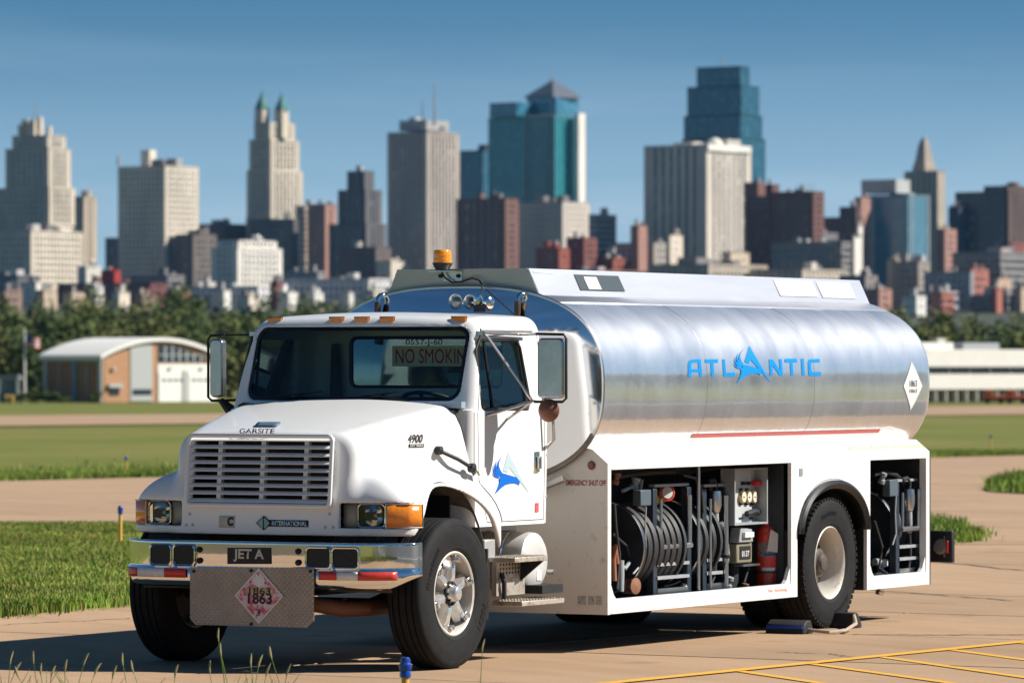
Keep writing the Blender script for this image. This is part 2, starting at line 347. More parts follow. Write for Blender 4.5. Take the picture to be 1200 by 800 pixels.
# painted hatching
def stripe(mb, p, q, w_, z):
    p = np.array(p[:2]); q = np.array(q[:2]); d = (q-p)/np.linalg.norm(q-p); n = np.array([-d[1], d[0]])*w_/2; k = 24
    mb.grid(lambda u, v: (*(p+(q-p)*u+n*(2*v-1)), z), k, 1, flip=True)
ym = MB(); stripe(ym, gp(640, 808), gp(1330, 739), .13, .0075)
for (a, b) in (((1109, 760.5), (1290, 785)), ((1027, 768.7), (1300, 808)), ((946, 777), (1200, 812)), ((862, 785.5), (1060, 815)), ((1192, 752.5), (1330, 770))):
    stripe(ym, gp(*a), gp(*b), .085, .0045)
tag(ym.build('painted_hatching', M_yel, smooth=False), kind='structure')

M_asph = mat('asphalt', (.055, .055, .058), .9, var=.2, vs=.8, det=8)
pt = lambda a, b, z: (*(TO+LF*a-FW*b), z)
tag(MB().add([pt(5.6, -8.5, .006), pt(62, -8.5, .006), pt(62, 40, .006), pt(3.0, 21, .006), pt(3.4, 8, .006), pt(3.7, 5.4, .006), pt(5.6, 1.0, .006)], [(0, 1, 2, 3, 4, 5, 6)]).build('service_road', M_asph, smooth=False), kind='structure')
tag(MB().add([pt(7.6, -8, .012), pt(7.8, -8, .012), pt(7.8, 26, .012), pt(7.6, 26, .012)], [(0, 1, 2, 3)]).build('road_edge_line', mat('road_white', (.7, .68, .62), .8), smooth=False), kind='structure')
def blades(name, pts, h, wd, label, lean=.5, dry=.25):
    n = len(pts); a = rng.uniform(0, 2*math.pi, n); hh = h*rng.uniform(.55, 1.25, n); t = rng.uniform(0, 2*math.pi, n); ln = hh*lean*rng.uniform(.1, 1, n)
    ww = wd*rng.uniform(.6, 1.3, n); dx, dy = np.cos(a)*ww, np.sin(a)*ww; lx, ly = np.cos(t)*ln, np.sin(t)*ln; o = np.zeros(n)
    b = np.asarray(pts); v = np.empty((n, 5, 3))
    v[:, 0] = b+np.stack([-dx, -dy, o], 1); v[:, 1] = b+np.stack([dx, dy, o], 1)
    v[:, 2] = b+np.stack([dx*.7+lx*.3, dy*.7+ly*.3, hh*.6], 1); v[:, 3] = b+np.stack([-dx*.7+lx*.3, -dy*.7+ly*.3, hh*.6], 1); v[:, 4] = b+np.stack([lx, ly, hh], 1)
    i = np.arange(n)[:, None]*5; f = np.concatenate([i+[0, 1, 2], i+[0, 2, 3], i+[3, 2, 4]]); d = (rng.random(n) < dry).astype(int); mi = np.concatenate([d, d, d])
    return tag(np_obj(name, v.reshape(-1, 3), f, [M_blade, M_blade2], mi=mi), label, 'grass', kind='stuff')
def scatter(n, x0, x1, y0, y1, poly=None, edge=0):
    p = np.stack([rng.uniform(x0, x1, n), rng.uniform(y0, y1, n)], 1)
    if poly is not None: p = p[inpoly(p, poly)]
    return np.concatenate([p, np.array([[zg(y)+.01] for y in p[:, 1]])], 1)
blades('grass', np.concatenate([scatter(420000, -9.5, 6.2, 40, 69.5, ISL)]), .055, .0055, 'short mown grass on the verge beside the apron')
bd = []
for k in range(1, len(ISL)-1):
    p, q = np.array(ISL[k]), np.array(ISL[k+1]) if k+1 < len(ISL) else None
    if k < 1 or k > 9: continue
    L = np.linalg.norm(q-p); n = int(L*700); t = rng.random(n)[:, None]; bd.append(p+(q-p)*t+rng.normal(0, .17, (n, 2))+np.array([-.12, .05]))
bd = np.concatenate(bd); bd = bd[(bd[:, 0] > -10)]
blades('grass', np.concatenate([bd, np.array([[zg(y)+.005] for y in bd[:, 1]])], 1), .105, .007, 'lush overgrown grass edge spilling onto the apron', dry=.06)
tk = scatter(14000, 4.0, 6.2, 58.5, 69, ISL); blades('grass', tk, .20, .012, 'tall grass clump at the tip of the verge behind the truck', dry=.05)
blades('grass', scatter(26000, 7.5, 20, 86, 118, ISL2), .20, .016, 'bright grass on the small traffic island by the taxiway', dry=.03)
fe = []
for n in (110000,):
    t = rng.uniform(-.1, 1.1, n); s = rng.exponential(1.6, n); a = np.array([-10.1, 101.0]); b = np.array([14.2, 140.0])
    p = a+(b-a)*t[:, None]+np.array([-.85, .52])*s[:, None]; px = 600+FPX*p[:, 0]/p[:, 1]; p = p[(px < 260) | (px > 1040)]; fe.append(p)
fe = np.concatenate(fe); blades('grass', np.concatenate([fe, np.array([[zg(y)] for y in fe[:, 1]])], 1), .12, .011, 'grass edge of the wide infield beyond the taxiway', dry=.12)
# seed-headed wild grass in front of the apron
st = MB()
for (px, py, D) in [(12, 776, 30.5), (17, 788, 30.5), (39, 775.5, 30.3), (48, 790, 30.4), (76, 786, 30.2), (98, 778, 30.5), (111, 789, 30.5), (144, 778, 30.4), (156, 786, 30.3), (246, 787, 30.2), (256, 749, 30.1), (259, 766, 30.2), (294, 779, 30.1), (303, 780, 30.2), (318, 770, 30.3), (312, 790, 30.4), (565, 762, 29.9), (205, 792, 30), (132, 793, 30), (60, 793, 30), (336, 790, 30.2), (22, 793, 30)]:
    tip = at(px, py, D); ba = np.array([tip[0]+rng.uniform(-.10, .10), D+rng.uniform(-.05, .05), -.03]); mid = (tip+ba)/2+np.array([rng.uniform(-.03, .03), 0, .03]); le = tip-mid; le /= np.linalg.norm(le)
    st.mi(0).tube([ba, mid, tip], [.0030, .0026, .0018], 5)
    st.mi(1).tube([tip-le*.010, tip+le*.02, tip+le*.05+np.array([.006, 0, 0]), tip+le*.075+np.array([.012, 0, -.004])], [.003, .0075, .0065, .002], 6)
    for q in range(3):
        a = rng.uniform(0, 6.28); st.mi(0).tube([ba, ba+np.array([math.cos(a)*.06, math.sin(a)*.06, .16]), ba+np.array([math.cos(a)*.16, math.sin(a)*.16, .20+rng.uniform(0, .12)])], [.004, .004, .001], 4)
tag(st.build('wild_grass', [M_blade, mat('seed_head', (.36, .29, .12), .8)]), 'wild grass stalks with tan seed heads in front of the apron', 'grass', kind='stuff')
fg = scatter(26000, -3.2, 3.4, 28.2, 30.1); blades('grass', fg, .12, .008, 'short rough grass along the front edge of the apron')

# taxiway edge reflectors
M_ypl = mat('yellow_plastic', (.72, .42, .08), .5); M_blu = mat('blue_reflector', (.008, .06, .36), .25, coat=.5)
def reflector(px, py_base, h, label, top=None):
    if top is not None: b = top; loc = (b[0], b[1], zg(b[1])-.02)
    else: b = gp(px, py_base); loc = (b[0], b[1], b[2]-.01)
    r = tag(empty('edge_reflector', loc), label, 'reflector', 'blue-capped reflector posts along the pavement edges')
    MB().lathe([(0, 0), (.07, 0), (.07, .012), (.03, .02)], (0, 0, 0), (0, 0, 1), 14).build('base', M_ypl, r)
    MB().lathe([(.021, .01), (.021, h*.79), (.0, h*.79)], (0, 0, 0), (0, 0, 1), 14).build('post', M_ypl, r)
    MB().lathe([(.0, h*.79), (.030, h*.79), (.032, h*.82), (.027, h*.86), (.034, h*.88), (.034, h*.93), (.026, h*.95), (.028, h*.97), (.022, h), (0, h*1.005)], (0, 0, 0), (0, 0, 1), 16).build('reflective_cap', M_blu, r)
    return r
reflector(141, 637, .46, 'yellow reflector post with blue cap in the grass by the truck bumper')
reflector(148, 557, .42, 'small blue capped yellow post on the infield edge before the hangar')
reflector(1161, 527, .46, 'small blue capped yellow post on the infield beyond the truck rear')
bq = at(475, 770, 28.0); reflector(0, 0, bq[2]+.02, 'blue capped reflector post in front of the truck front wheel', top=bq)

# ================================================================== FAR FIELD
M_leaf = [mat('leaf_a', (.110, .138, .042), .8, spec=.15), mat('leaf_b', (.080, .112, .040), .8, spec=.15), mat('leaf_c', (.140, .150, .046), .8, spec=.15)]
M_trunk = mat('bark', (.09, .065, .045), .9)
def crown_pts(c, rx, rz, n, lobes):
    out = []
    L = [(np.clip(rng.normal(0, .40, 3), -.62, .62)*np.array([rx, rx, rz])+c, rng.uniform(.35, .6)) for _ in range(lobes)]
    for (lc, s) in L:
        d = rng.normal(size=(n//lobes, 3)); d /= np.linalg.norm(d, axis=1)[:, None]; rr = rng.uniform(.55, 1.05, len(d))[:, None]
        out.append(lc+d*rr*s*np.array([rx, rx, rz]))
    return np.concatenate(out)
def leaf_quads(P, size):
    n = len(P); a = rng.normal(size=(n, 3)); a /= np.linalg.norm(a, axis=1)[:, None]; b = np.cross(a, rng.normal(size=(n, 3))); b /= np.linalg.norm(b, axis=1)[:, None]
    s = size*rng.uniform(.6, 1.3, n)[:, None]; v = np.stack([P-a*s-b*s*.6, P+a*s-b*s*.5, P+a*s*.8+b*s*.7, P-a*s*.7+b*s*.6], 1).reshape(-1, 3)
    return v, np.arange(4*n).reshape(-1, 4)
def wood(name, spots, per, size, label):
    V, F, Mi, off = [], [], [], 0; tr = MB()
    for (x, y, z, h, r) in spots:
        p = crown_pts(np.array([x, y, z+h*.54]), r, h*.46, per, 12); v, f = leaf_quads(p, size); V.append(v); F.append(f+off); off += len(v)
        k = rng.integers(0, 3); m = np.where(rng.random(len(f)) < .86, k, rng.integers(0, 3, len(f))); Mi.append(m)
    o = np_obj(name, np.concatenate(V), np.concatenate(F), M_leaf, mi=np.concatenate(Mi)); tag(o, label, 'wood', kind='stuff')
    for (x, y, z, h, r) in spots: tr.tube([(x, y, z-.5), (x+rng.uniform(-.4, .4), y, z+h*.4), (x+rng.uniform(-1, 1), y, z+h*.75)], [.3, .22, .08], 6)
    tr.build('trunks', M_trunk, o); return o
sp = []
for row, (D, hm) in enumerate(((925, 11), (960, 13.6), (1000, 15.8), (1040, 18), (1085, 20), (1130, 21.8))):
    x = -125.
    while x < 125:
        px = 600+FPX*x/D; k = 1.0 if px < 520 else (.80 if px > 950 else .85)
        h = hm*k*rng.uniform(.82, 1.14); sp.append((x, D+rng.uniform(-18, 18), zg(D), h, rng.uniform(4.2, 6.4))); x += rng.uniform(3.6, 6.2)
wood('wood', sp, 1150, .42, 'dense green belt of trees between airfield and city')
sp = [(*(TO+LF*rng.uniform(88, 118)-FW*y), -.4, rng.uniform(11, 16), rng.uniform(5, 7)) for y in np.arange(-70, 330, 4.5)]
wood('wood', sp, 170, 1.1, 'tree belt along the side boundary of the airfield')
sp = [(x+rng.uniform(-3, 3), rng.uniform(-190, -150), 0, rng.uniform(9, 14), rng.uniform(5, 7)) for x in np.arange(-330, 120, 8.)]
wood('wood', sp, 150, 1.1, 'tree belt across the field facing the truck front')

# ---- arched brick hangar
M_brick = mat('orange_brick', (.44, .235, .125), .85, var=.12, vs=2, bump=.2, bs=20); M_white = mat('white_wall', (.78, .74, .68), .6, var=.04, vs=1)
M_gpan = mat('grey_panel', (.42, .43, .42), .6); M_dglass = mat('dark_glass', (.02, .03, .04), .15, coat=.3); M_roofw = mat('white_roof', (.82, .80, .75), .5, var=.04)
M_bluegl = mat('blue_pilaster', (.10, .20, .27), .4); M_conw = mat('pale_concrete', (.52, .49, .44), .8)
D = 720.; B0 = gp(119, 471.5); c45 = math.cos(R(45)); HU = np.array([math.sin(R(45)), math.cos(R(45)), 0]); HL = np.array([-c45, c45, 0]); HN = np.array([c45, -c45, 0]); UP = np.array([0, 0, 1.])
mpx = B0[1]/FPX; HW = 128*mpx/c45; HD = 74*mpx/c45; EH = 51*mpx; RI = 21*mpx
hz_ = empty('arched_hangar', B0); tag(hz_, 'small brick hangar with curved white roof and two white doors', 'hangar')
arc = lambda n, e=0, up=0: [((HW+2*e)*i/n-e, EH+up+(RI)*(1-((i/n)*2-1)**2)) for i in range(n+1)]
def hang(x0, x1, z0, z1, d, t, name, m, par=None):  # panel on the gable front, d metres proud
    return MB().obox(HU*(x0+x1)/2+UP*(z0+z1)/2+HN*(d-t/2), HU, UP, HN, (x1-x0)/2, (z1-z0)/2, t/2).build(name, m, par or hz_, smooth=False)
poly = [(0, 0), (HW, 0)]+arc(24)[::-1]
gw = MB(); gw.prism(poly, HN*(-.4), HU, UP, .4); gw.build('gable_wall', M_brick, hz_, smooth=False)
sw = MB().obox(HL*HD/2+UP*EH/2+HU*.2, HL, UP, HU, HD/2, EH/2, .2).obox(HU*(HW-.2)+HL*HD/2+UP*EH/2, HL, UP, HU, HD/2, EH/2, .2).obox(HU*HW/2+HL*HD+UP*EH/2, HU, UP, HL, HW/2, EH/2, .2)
sw.build('side_wall', mat('shaded_brick', (.30, .17, .10), .85, var=.15, vs=2), hz_, smooth=False)  # hangar brick toned darker here for the wall's shaded side
for q in (.02, .46, .97): MB().obox(HL*HD*q+UP*EH/2-HU*.08, HL, UP, HU, .35, EH/2, .1).build('pilaster', M_bluegl if q == .46 else M_gpan, hz_, smooth=False)
rf = MB(); a1 = arc(28, .5, .02); a2 = arc(28, .5, .5); rf.prism(a1+a2[::-1], HN*.5, HU, UP, -(HD+1.0)); rf.build('roof', M_roofw, hz_)
s_ = lambda px: (px-119)/128*HW; zh_ = lambda py: (471.5-py)*mpx
hang(s_(150), s_(174), zh_(470), zh_(404), .12, .2, 'grey_panel', M_gpan)
hang(s_(152), s_(173), zh_(463), zh_(456), .16, .1, 'window', M_dglass); hang(s_(127), s_(138), zh_(463), zh_(455), .1, .1, 'window', M_dglass)
hang(s_(125), s_(140), zh_(454), zh_(450), .5, .6, 'canopy', M_gpan)
hang(s_(180), s_(247)-.2, zh_(471), zh_(426), .12, .2, 'door_surround', M_white)
for (a, b) in ((180.5, 206), (214, 242)):
    dd = hang(s_(a), s_(b), zh_(471), zh_(436), .2, .12, 'hangar_door', M_roofw)
    for k in range(5): hang(s_(a)+.1, s_(b)-.1, zh_(471)+.7*k+.55, zh_(471)+.7*k+.62, .23, .06, 'door_rib', M_white, dd)
hang(s_(207.5), s_(212.5), zh_(471), zh_(434), .26, .3, 'door_post', M_gpan)
wp = [(s_(181), zh_(424)), (s_(239), zh_(424)), (s_(228), zh_(417)), (s_(216), zh_(411.5)), (s_(203), zh_(407)), (s_(181), zh_(404.5))]
MB().prism(wp, HN*.02, HU, UP, .1).build('clerestory_window', M_dglass, hz_, smooth=False)
for px in (188, 196, 204, 212, 220, 228): hang(s_(px)-.12, s_(px)+.12, zh_(424), zh_(405+max(0, (px-198))*.42), .2, .12, 'mullion', M_gpan)
hang(s_(181), s_(236), zh_(416), zh_(415), .19, .1, 'mullion', M_gpan)
MB().obox(HL*HD/2+UP*(EH-.12)-HU*.25, HL, UP, HU, HD/2+.4, .14, .12).build('gutter', M_gpan, hz_, smooth=False)
for q in (.24, .72): MB().obox(HL*HD*q+UP*EH/2-HU*.12, HL, UP, HU, .07, EH/2, .06).build('downpipe', M_gpan, hz_, smooth=False)
for px in (131, 193, 228): hang(s_(px)-.25, s_(px)+.25, zh_(433), zh_(430.5), .4, .3, 'wall_lamp', M_gpan)
for (a, b) in ((180.5, 206), (214, 242)):
    for k in range(4): hang(s_(a)+.6+k*1.0, s_(a)+1.2+k*1.0, zh_(447), zh_(444), .235, .04, 'door_window', M_dglass)
# ---- long white terminal on the right
T0 = gp(1082, 471); mt = T0[1]/FPX; tr_ = empty('airport_terminal', T0, R(38)); tag(tr_, 'long low white airport building with dark window bands', 'building')
tz = lambda py: (471-py)*mt; txx = lambda px: (px-1082)*mt*1.27
def tb(x0, x1, y0, y1, dep, name, m, par=None, d0=0): return MB().box(txx(x0), txx(x1), -d0, dep, tz(y0), tz(y1)).build(name, m, par or tr_, smooth=False)
tb(1082, 1330, 471, 456, 14, 'ground_floor', M_dglass, d0=-1.5); tb(1082, 1330, 456, 438, 14, 'fascia', M_white); tb(1083, 1330, 438, 429.5, 14, 'window_band', M_dglass, d0=-.6)
tb(1082, 1330, 429.5, 409, 14, 'upper_wall', M_white, d0=.3); tb(1082, 1123, 409, 401, 12, 'roof_block', M_white, d0=-.5); tb(1113, 1123, 401, 396, 3, 'roof_box', M_conw, d0=-2)
tb(1152, 1198, 409, 401, 5, 'roof_plant', mat('plant_grey', (.30, .32, .33), .6), d0=-3)
for px in range(1086, 1330, 13): tb(px, px+1.6, 471, 456, 1.2, 'column', M_conw, d0=-.2)
for px in range(1090, 1330, 26): tb(px, px+.7, 438, 429.5, .3, 'mullion', M_conw, d0=-.25)
for k, px in enumerate((1162, 1188)):
    p = gp(px, 472.5); tg_ = tag(empty('baggage_tug', (p[0], p[1]-3, p[2])), ('orange service cart parked under the white terminal, column side', 'orange service cart under the terminal beside another cart')[k], 'cart')
    mo = mat('orange_paint', (.62, .13, .06), .5)
    MB().box(-1.3, 1.3, -.7, .7, .35, .95).build('body', mo, tg_, bevel=.08); MB().box(-1.2, -.2, -.65, .65, .95, 1.6).build('canopy', mo, tg_, bevel=.08)
    for x in (-.8, .8):
        for y in (-.62, .62): MB().cyl((x, y-.1, .3), (x, y+.1, .3), .3, 14).build('wheel', mat('rubber', (.018, .018, .019), .75), tg_)
# ---- flagpole, shed, bushes, bollards by the hangar
p = gp(29, 471.5); fp = tag(empty('flagpole', p), 'tall pale flagpole with a limp flag left of the hangar', 'flagpole')
MB().tube([(0, 0, 0), (0, 0, 5), (0, 0, 84*p[1]/FPX)], [.16, .13, .09], 10).build('pole', M_white, fp)
MB().lathe([(0, -.15), (.14, -.05), (.14, .05), (0, .15)], (0, 0, 84*p[1]/FPX+.12), (0, 0, 1), 10).build('finial', M_white, fp)
def flagf(a, b): return (.12+a*1.75, .25*math.sin(a*7)+.08*math.sin(b*5), 84*p[1]/FPX-.5-b*1.5-a*.35)
fl = MB(); fl.mi(0)
for k in range(7): fl.mi(k % 2); fl.grid(lambda a, b, k=k: flagf(a, (k+b)/7), 14, 1)
fl.mi(2); fl.grid(lambda a, b: tuple(np.array(flagf(a*.42, b*.54))+np.array([0, -.03, 0])), 8, 4)
fl.build('flag', [mat('flag_red', (.45, .03, .04), .8), mat('flag_white', (.7, .66, .62), .8), mat('flag_blue', (.03, .05, .20), .8)], fp)
p = gp(-2, 471.5); sh = tag(empty('storage_shed', p), 'dark low shed with pale posts left of the flagpole', 'shed')
MB().box(0, 2.4, 0, 3, 0, 2.9).build('wall', mat('shed_blue', (.10, .14, .18), .6), sh, smooth=False); MB().prism([(-.3, 2.9), (2.8, 2.9), (2.5, 3.5), (0, 3.5)], (0, 3.2, 0), (1, 0, 0), (0, 0, 1), 3.4).build('roof', mat('shed_roof', (.22, .23, .24), .6), sh, smooth=False)
for x in (-.1, 2.3): MB().box(x, x+.3, -.4, -.1, 0, 3.0).build('post', M_white, sh, smooth=False)
for k, px in enumerate((9, 13, 17)):
    p = gp(px, 472.5); b = MB().lathe([(0, 0), (.13, 0), (.13, .95), (.1, 1.03), (0, 1.06)], (0, 0, 0), (0, 0, 1), 12).build('bollard', M_ypl); b.location = p+np.array([0, -2, 0]); tag(b, 'yellow safety bollard in front of the dark shed', 'bollard', 'bollards by the shed')
for k, (px, pw, ph, lb) in enumerate(((33, 1.5, 1.7, 'round bush beside the flagpole base'), (47, 1.4, 1.6, 'dark low bush against brick hangar corner'), (58, 1.5, 1.5, 'dark low bush below the hangar side wall'), (70, 1.2, 1.2, 'small dark bush in the middle of the hangar side wall'), (112, .8, 1.3, 'small bush at the lit hangar corner'))):
    p = gp(px, 472); bu = tag(empty('bush', p), lb, 'bush', 'bushes around the hangar'); pts = crown_pts(np.array([0, 0, ph*.55]), pw, ph*.5, 420, 6); v, f = leaf_quads(pts, .14); np_obj('foliage', v, f, [M_leaf[1]], bu); MB().tube([(0, 0, 0), (.05, 0, ph*.6)], [.06, .03], 6).build('stem', M_trunk, bu)

# ================================================================== CITY ON THE BLUFF
def hz(Y): return -6+38*min(1., max(0., (Y-2300)/680.))+18*min(1., max(0., (Y-2980)/380.))
hl = MB(); hl.grid(lambda u, v: (-1600+3200*u, 2250+3800*v, hz(2250+3800*v)+6*math.sin(u*21)*min(1, v*2)), 24, 40)
tag(hl.build('hill', mat('hill_ground', (.055, .062, .035), .9, var=.4, vs=.01)), kind='structure')
PHI = R(36); E1 = np.array([-math.cos(PHI), math.sin(PHI), 0]); E2 = np.array([math.sin(PHI), math.cos(PHI), 0])
GL = {'d': window_mat('window_dark', (.020, .027, .040), (.34, .31, .26), .22), 'teal': window_mat('glass_teal', (.012, .25, .285), (.06, .33, .36), .4), 'navy': window_mat('glass_navy', (.035, .15, .225), (.08, .24, .32), .4), 'sky': window_mat('glass_sky', (.12, .30, .40), (.20, .38, .46), .4)}
WL = {}
def wall(c):
    if c not in WL: WL[c] = mat('facade_%d' % len(WL), c, .85, var=.16, vs=.05, det=8, spec=.2, stretch=(1, 1, .35))
    return WL[c]
def tier_geo(mb, gb, C, W1, W2, z0, z1, style, bay, flo):
    """C near corner; facade frame of piers and spandrels in mb over a glazed core in gb"""
    C = np.array([C[0], C[1], 0.]); H = z1-z0; ins = .5
    core = C+(E1*W1+E2*W2)/2
    gb.obox(core+UP*(z0+z1)/2, E1, E2, UP, W1/2-ins, W2/2-ins, H/2-.2)
    mb.obox(core+UP*(z1-.6), E1, E2, UP, W1/2, W2/2, .6+.01)          # parapet slab
    nf = max(1, int(H/flo)); pw, sh_ = {'grid': (.45, .45), 'pier': (.5, .25), 'band': (.12, .5), 'glass': (.06, .08), 'strip': (.5, .12), 'solid': (.62, .62)}[style]
    for (U, V, wU, wV, s) in ((E1, E2, W1, W2, 1), (E2, E1, W2, W1, 1)):
        nb = max(2, round(wU/bay)); b = wU/nb
        for side in (0, 1):
            base = C+V*(wV*side)+V*(.3 if side == 0 else -.3)
            if side == 1 and wU < 0: continue
            for i in range(nb+1):
                wd = b*pw*(1.3 if i in (0, nb) else 1); t = min(max(i*b, wd/2), wU-wd/2)
                mb.obox(base+U*t+UP*(z0+z1)/2, U, V, UP, wd/2, .3, H/2-.05)
            for k in range(nf):
                z = z0+H*(k+.5*sh_)/nf
                mb.obox(base+U*wU/2+UP*z+V*(.05 if side == 0 else -.05), U, V, UP, wU/2-.02, .26, flo*sh_/2)
rr_ = random.Random(3)
LIM, TAN, CRM, BRN, RED, GRY, DRK, WHT, PNK = (.62, .54, .43), (.56, .46, .35), (.72, .63, .51), (.20, .105, .085), (.34, .11, .075), (.38, .37, .36), (.17, .16, .16), (.80, .75, .67), (.44, .25, .20)
def bld(name, label, D, c, style, tiers, gl='d', bay=4.0, flo=3.9, extra=None, cat='building'):
    root = None; mb, gb = MB(), MB(); zb = hz(D)-4; prev = None
    for (xl, xc, xr, yt) in tiers:
        C = at(xc, 430, D); W1 = (xc-xl)*D/FPX/math.cos(PHI); W2 = (xr-xc)*D/FPX/math.sin(PHI); zt = CH+(HZ-yt)/FPX*D
        if root is None: root = tag(empty(name, (C[0], C[1], zb)), label, cat); o = np.array([C[0], C[1], 0])
        if prev is not None: C = C+(E1+E2)*0+np.array([0, prev[1]*.0, 0])
        off = 0 if prev is None else (prev[0]-W1-W2)*.18
        tier_geo(mb, gb, C[:2]-o[:2]+np.array([0, max(0, off)]), W1, W2, (zb if prev is None else prev[1])-zb, zt-zb, style, bay, flo); prev = (W1+W2, zt)
    tp = np.array([*(C[:2]-o[:2]), 0.])+np.array([0, max(0, off), 0]); hz1 = prev[1]-zb           # rooftop plant, stair heads, cornice ledge
    for k_ in range(rr_.randint(2, 4)):
        a_, b_, h_ = rr_.uniform(.2, .8)*W1, rr_.uniform(.25, .8)*W2, rr_.uniform(1.5, 5.0); q_ = min(W1, W2)*rr_.uniform(.06, .16)
        if name not in ('stepped_glass_tower', 'twin_spire_tower', 'art_deco_tower', 'pyramid_tower', 'lantern_tower'): MB().obox(tp+E1*a_+E2*b_+UP*(hz1+h_/2-.1), E1, E2, UP, q_*rr_.uniform(.7, 1.6), q_, h_/2+.1).build('roof_plant', wall(rr_.choice([GRY, c, (.45, .43, .40), DRK])), root, smooth=False)
    mb.build('facade_frame', wall(c), root, smooth=False); gb.build('glazing', GL[gl], root, smooth=False)
    if extra: extra(root, lambda px, py, dd=0: np.array([*(at(px, py, D+dd)[:2]-o[:2]), at(px, py, D+dd)[2]-zb]), D/FPX)
    return root
LIM, TAN, CRM, BRN, RED, GRY, DRK, WHT, PNK = (.62, .54, .43), (.56, .46, .35), (.72, .63, .51), (.20, .105, .085), (.34, .11, .075), (.38, .37, .36), (.17, .16, .16), (.80, .75, .67), (.44, .25, .20)
def mast(root, P, m, px, y0, y1, r=.5, mm=None): MB().tube([P(px, y0, 12), P(px, y1, 12)], [r, r*.4], 6).build('mast', mm or wall(GRY), root)
def ex_city(root, P, m):
    MB().obox(P(38, 150, 20), E1, E2, UP, 10*m, 8*m, 9*m).build('crown', wall(LIM), root, smooth=False)
    for px, y in ((24, 146), (32, 140), (47, 137), (58, 148)): MB().obox(P(px, y+9, 16), E1, E2, UP, 2.2*m, 2.2*m, 9*m).build('pinnacle', wall(LIM), root, smooth=False)
    mast(root, P, m, 41, 140, 118)
bld('art_deco_tower', 'stepped limestone deco tower with pinnacles at the skyline edge', 3700, LIM, 'pier', [(-22, 58, 90, 262), (-14, 57, 85, 219), (2, 56, 80, 173), (11, 55, 75, 158)], bay=5, extra=ex_city)
bld('stone_block', 'pale stone block standing before the stepped deco tower', 3400, CRM, 'grid', [(-20, 36, 91, 270)], bay=3.6)
bld('slab_tower', 'narrow tan tower beside the stepped deco tower', 3600, TAN, 'pier', [(87, 98, 112, 230)])
bld('low_block', 'small cream block at the foot of the narrow tan tower', 3350, WHT, 'grid', [(90, 101, 117, 312)])
def ex_tel(root, P, m):
    MB().obox(P(174, 186, 25), E1, E2, UP, 6.5*m, 6*m, 10*m).build('stair_tower', wall(CRM), root, smooth=False); mast(root, P, m, 139, 194, 182, 1.6)
    MB().obox(P(205, 190, 15), E1, E2, UP, 7*m, 6*m, 4*m).build('roof_plant', wall(GRY), root, smooth=False)
bld('broad_tower', 'broad tan office block with a stair tower on its roof', 3500, CRM, 'grid', [(135, 193, 230, 194)], bay=3.4, extra=ex_tel)
bld('dark_block', 'long dark office block below the broad tan tower', 3500, (.24, .22, .21), 'grid', [(118, 208, 238, 277)], bay=3.6)
bld('dark_block', 'small dark block between the broad tower and white block', 3450, (.20, .17, .15), 'grid', [(205, 226, 252, 274)], bay=3.6)
bld('white_block', 'cream white block with buttressed top near the twin spires', 3300, WHT, 'pier', [(246, 278, 328, 290), (252, 279, 322, 281)], bay=4.2)
M_cop = mat('copper_roof', (.06, .20, .17), .6)
def ex_twin(root, P, m):
    for (px, yp, yb) in ((307, 108, 128), (330, 110, 130)):
        MB().obox(P(px, 145, 14), E1, E2, UP, 6.2*m, 6.2*m, 17*m).build('turret', wall(LIM), root, smooth=False)
        c = P(px, yb, 14); MB().lathe([(8.5*m, 0), (7*m, 5*m), (3*m, 13*m), (.6*m, (yb-yp)*m), (0, (yb-yp+4)*m)], c, (0, 0, 1), 8).build('spire', M_cop, root, smooth=False)
bld('twin_spire_tower', 'tall stone tower topped by twin green copper spires', 3850, LIM, 'pier', [(287, 317, 353, 255), (288, 317, 353, 199), (291, 317, 349, 163), (297, 316, 344, 143)], bay=4.2, extra=ex_twin)
bld('dark_block', 'dark block against the foot of the twin spire tower', 3400, (.17, .16, .155), 'grid', [(290, 344, 349, 256)])
bld('slab_tower', 'tan slab beside the twin spire tower', 3720, TAN, 'band', [(346, 357, 377, 241)])
bld('slab_tower', 'brown slab with lit edge between tan slab and dark stepped tower', 3700, PNK, 'pier', [(360, 381, 394, 239)])
bld('stepped_tower', 'dark stepped tower with square top storey', 3600, DRK, 'strip', [(384, 429, 452, 262), (395, 428, 447, 222), (406, 427, 438, 200)], bay=5)
bld('brown_block', 'plain brown block with pale tank roof before stepped tower', 3300, (.16, .13, .12), 'solid', [(398, 440, 458, 289)])
bld('low_block', 'low cream block behind the white tank roof edge', 3250, CRM, 'solid', [(440, 458, 481, 306)])
def ex_bma(root, P, m):
    MB().obox(P(497, 148, 22), E1, E2, UP, 20*m, 22*m, 6*m).build('penthouse', wall(GRY), root, smooth=False)
    MB().obox(P(487, 143, 22), E1, E2, UP, 5*m, 6*m, 5*m).build('roof_plant', wall(GRY), root, smooth=False)
    mast(root, P, m, 509.5, 145, 96, .9); mast(root, P, m, 495, 145, 118, .5)
bld('ribbed_tower', 'tall grey tower with vertical ribs and roof masts', 3360, (.50, .43, .37), 'strip', [(453, 500, 538, 154)], bay=3.6, flo=3.8, extra=ex_bma)
bld('glass_tower', 'dark glass tower half hidden by the teal tower', 4000, (.05, .08, .10), 'glass', [(536, 566, 584, 176)], 'navy')
def ex_mark(root, P, m): MB().lathe([(1.02*9*m, 0), (1.0*9*m, 6*m), (0, 9*m)], P(598, 233, 14), (0, 0, 1), 8).build('corner_turret', wall(PNK), root, smooth=False)
bld('brown_tower', 'reddish brown hotel tower with arched window bays', 3250, (.22, .125, .10), 'grid', [(534, 592, 608, 232)], bay=5.2)
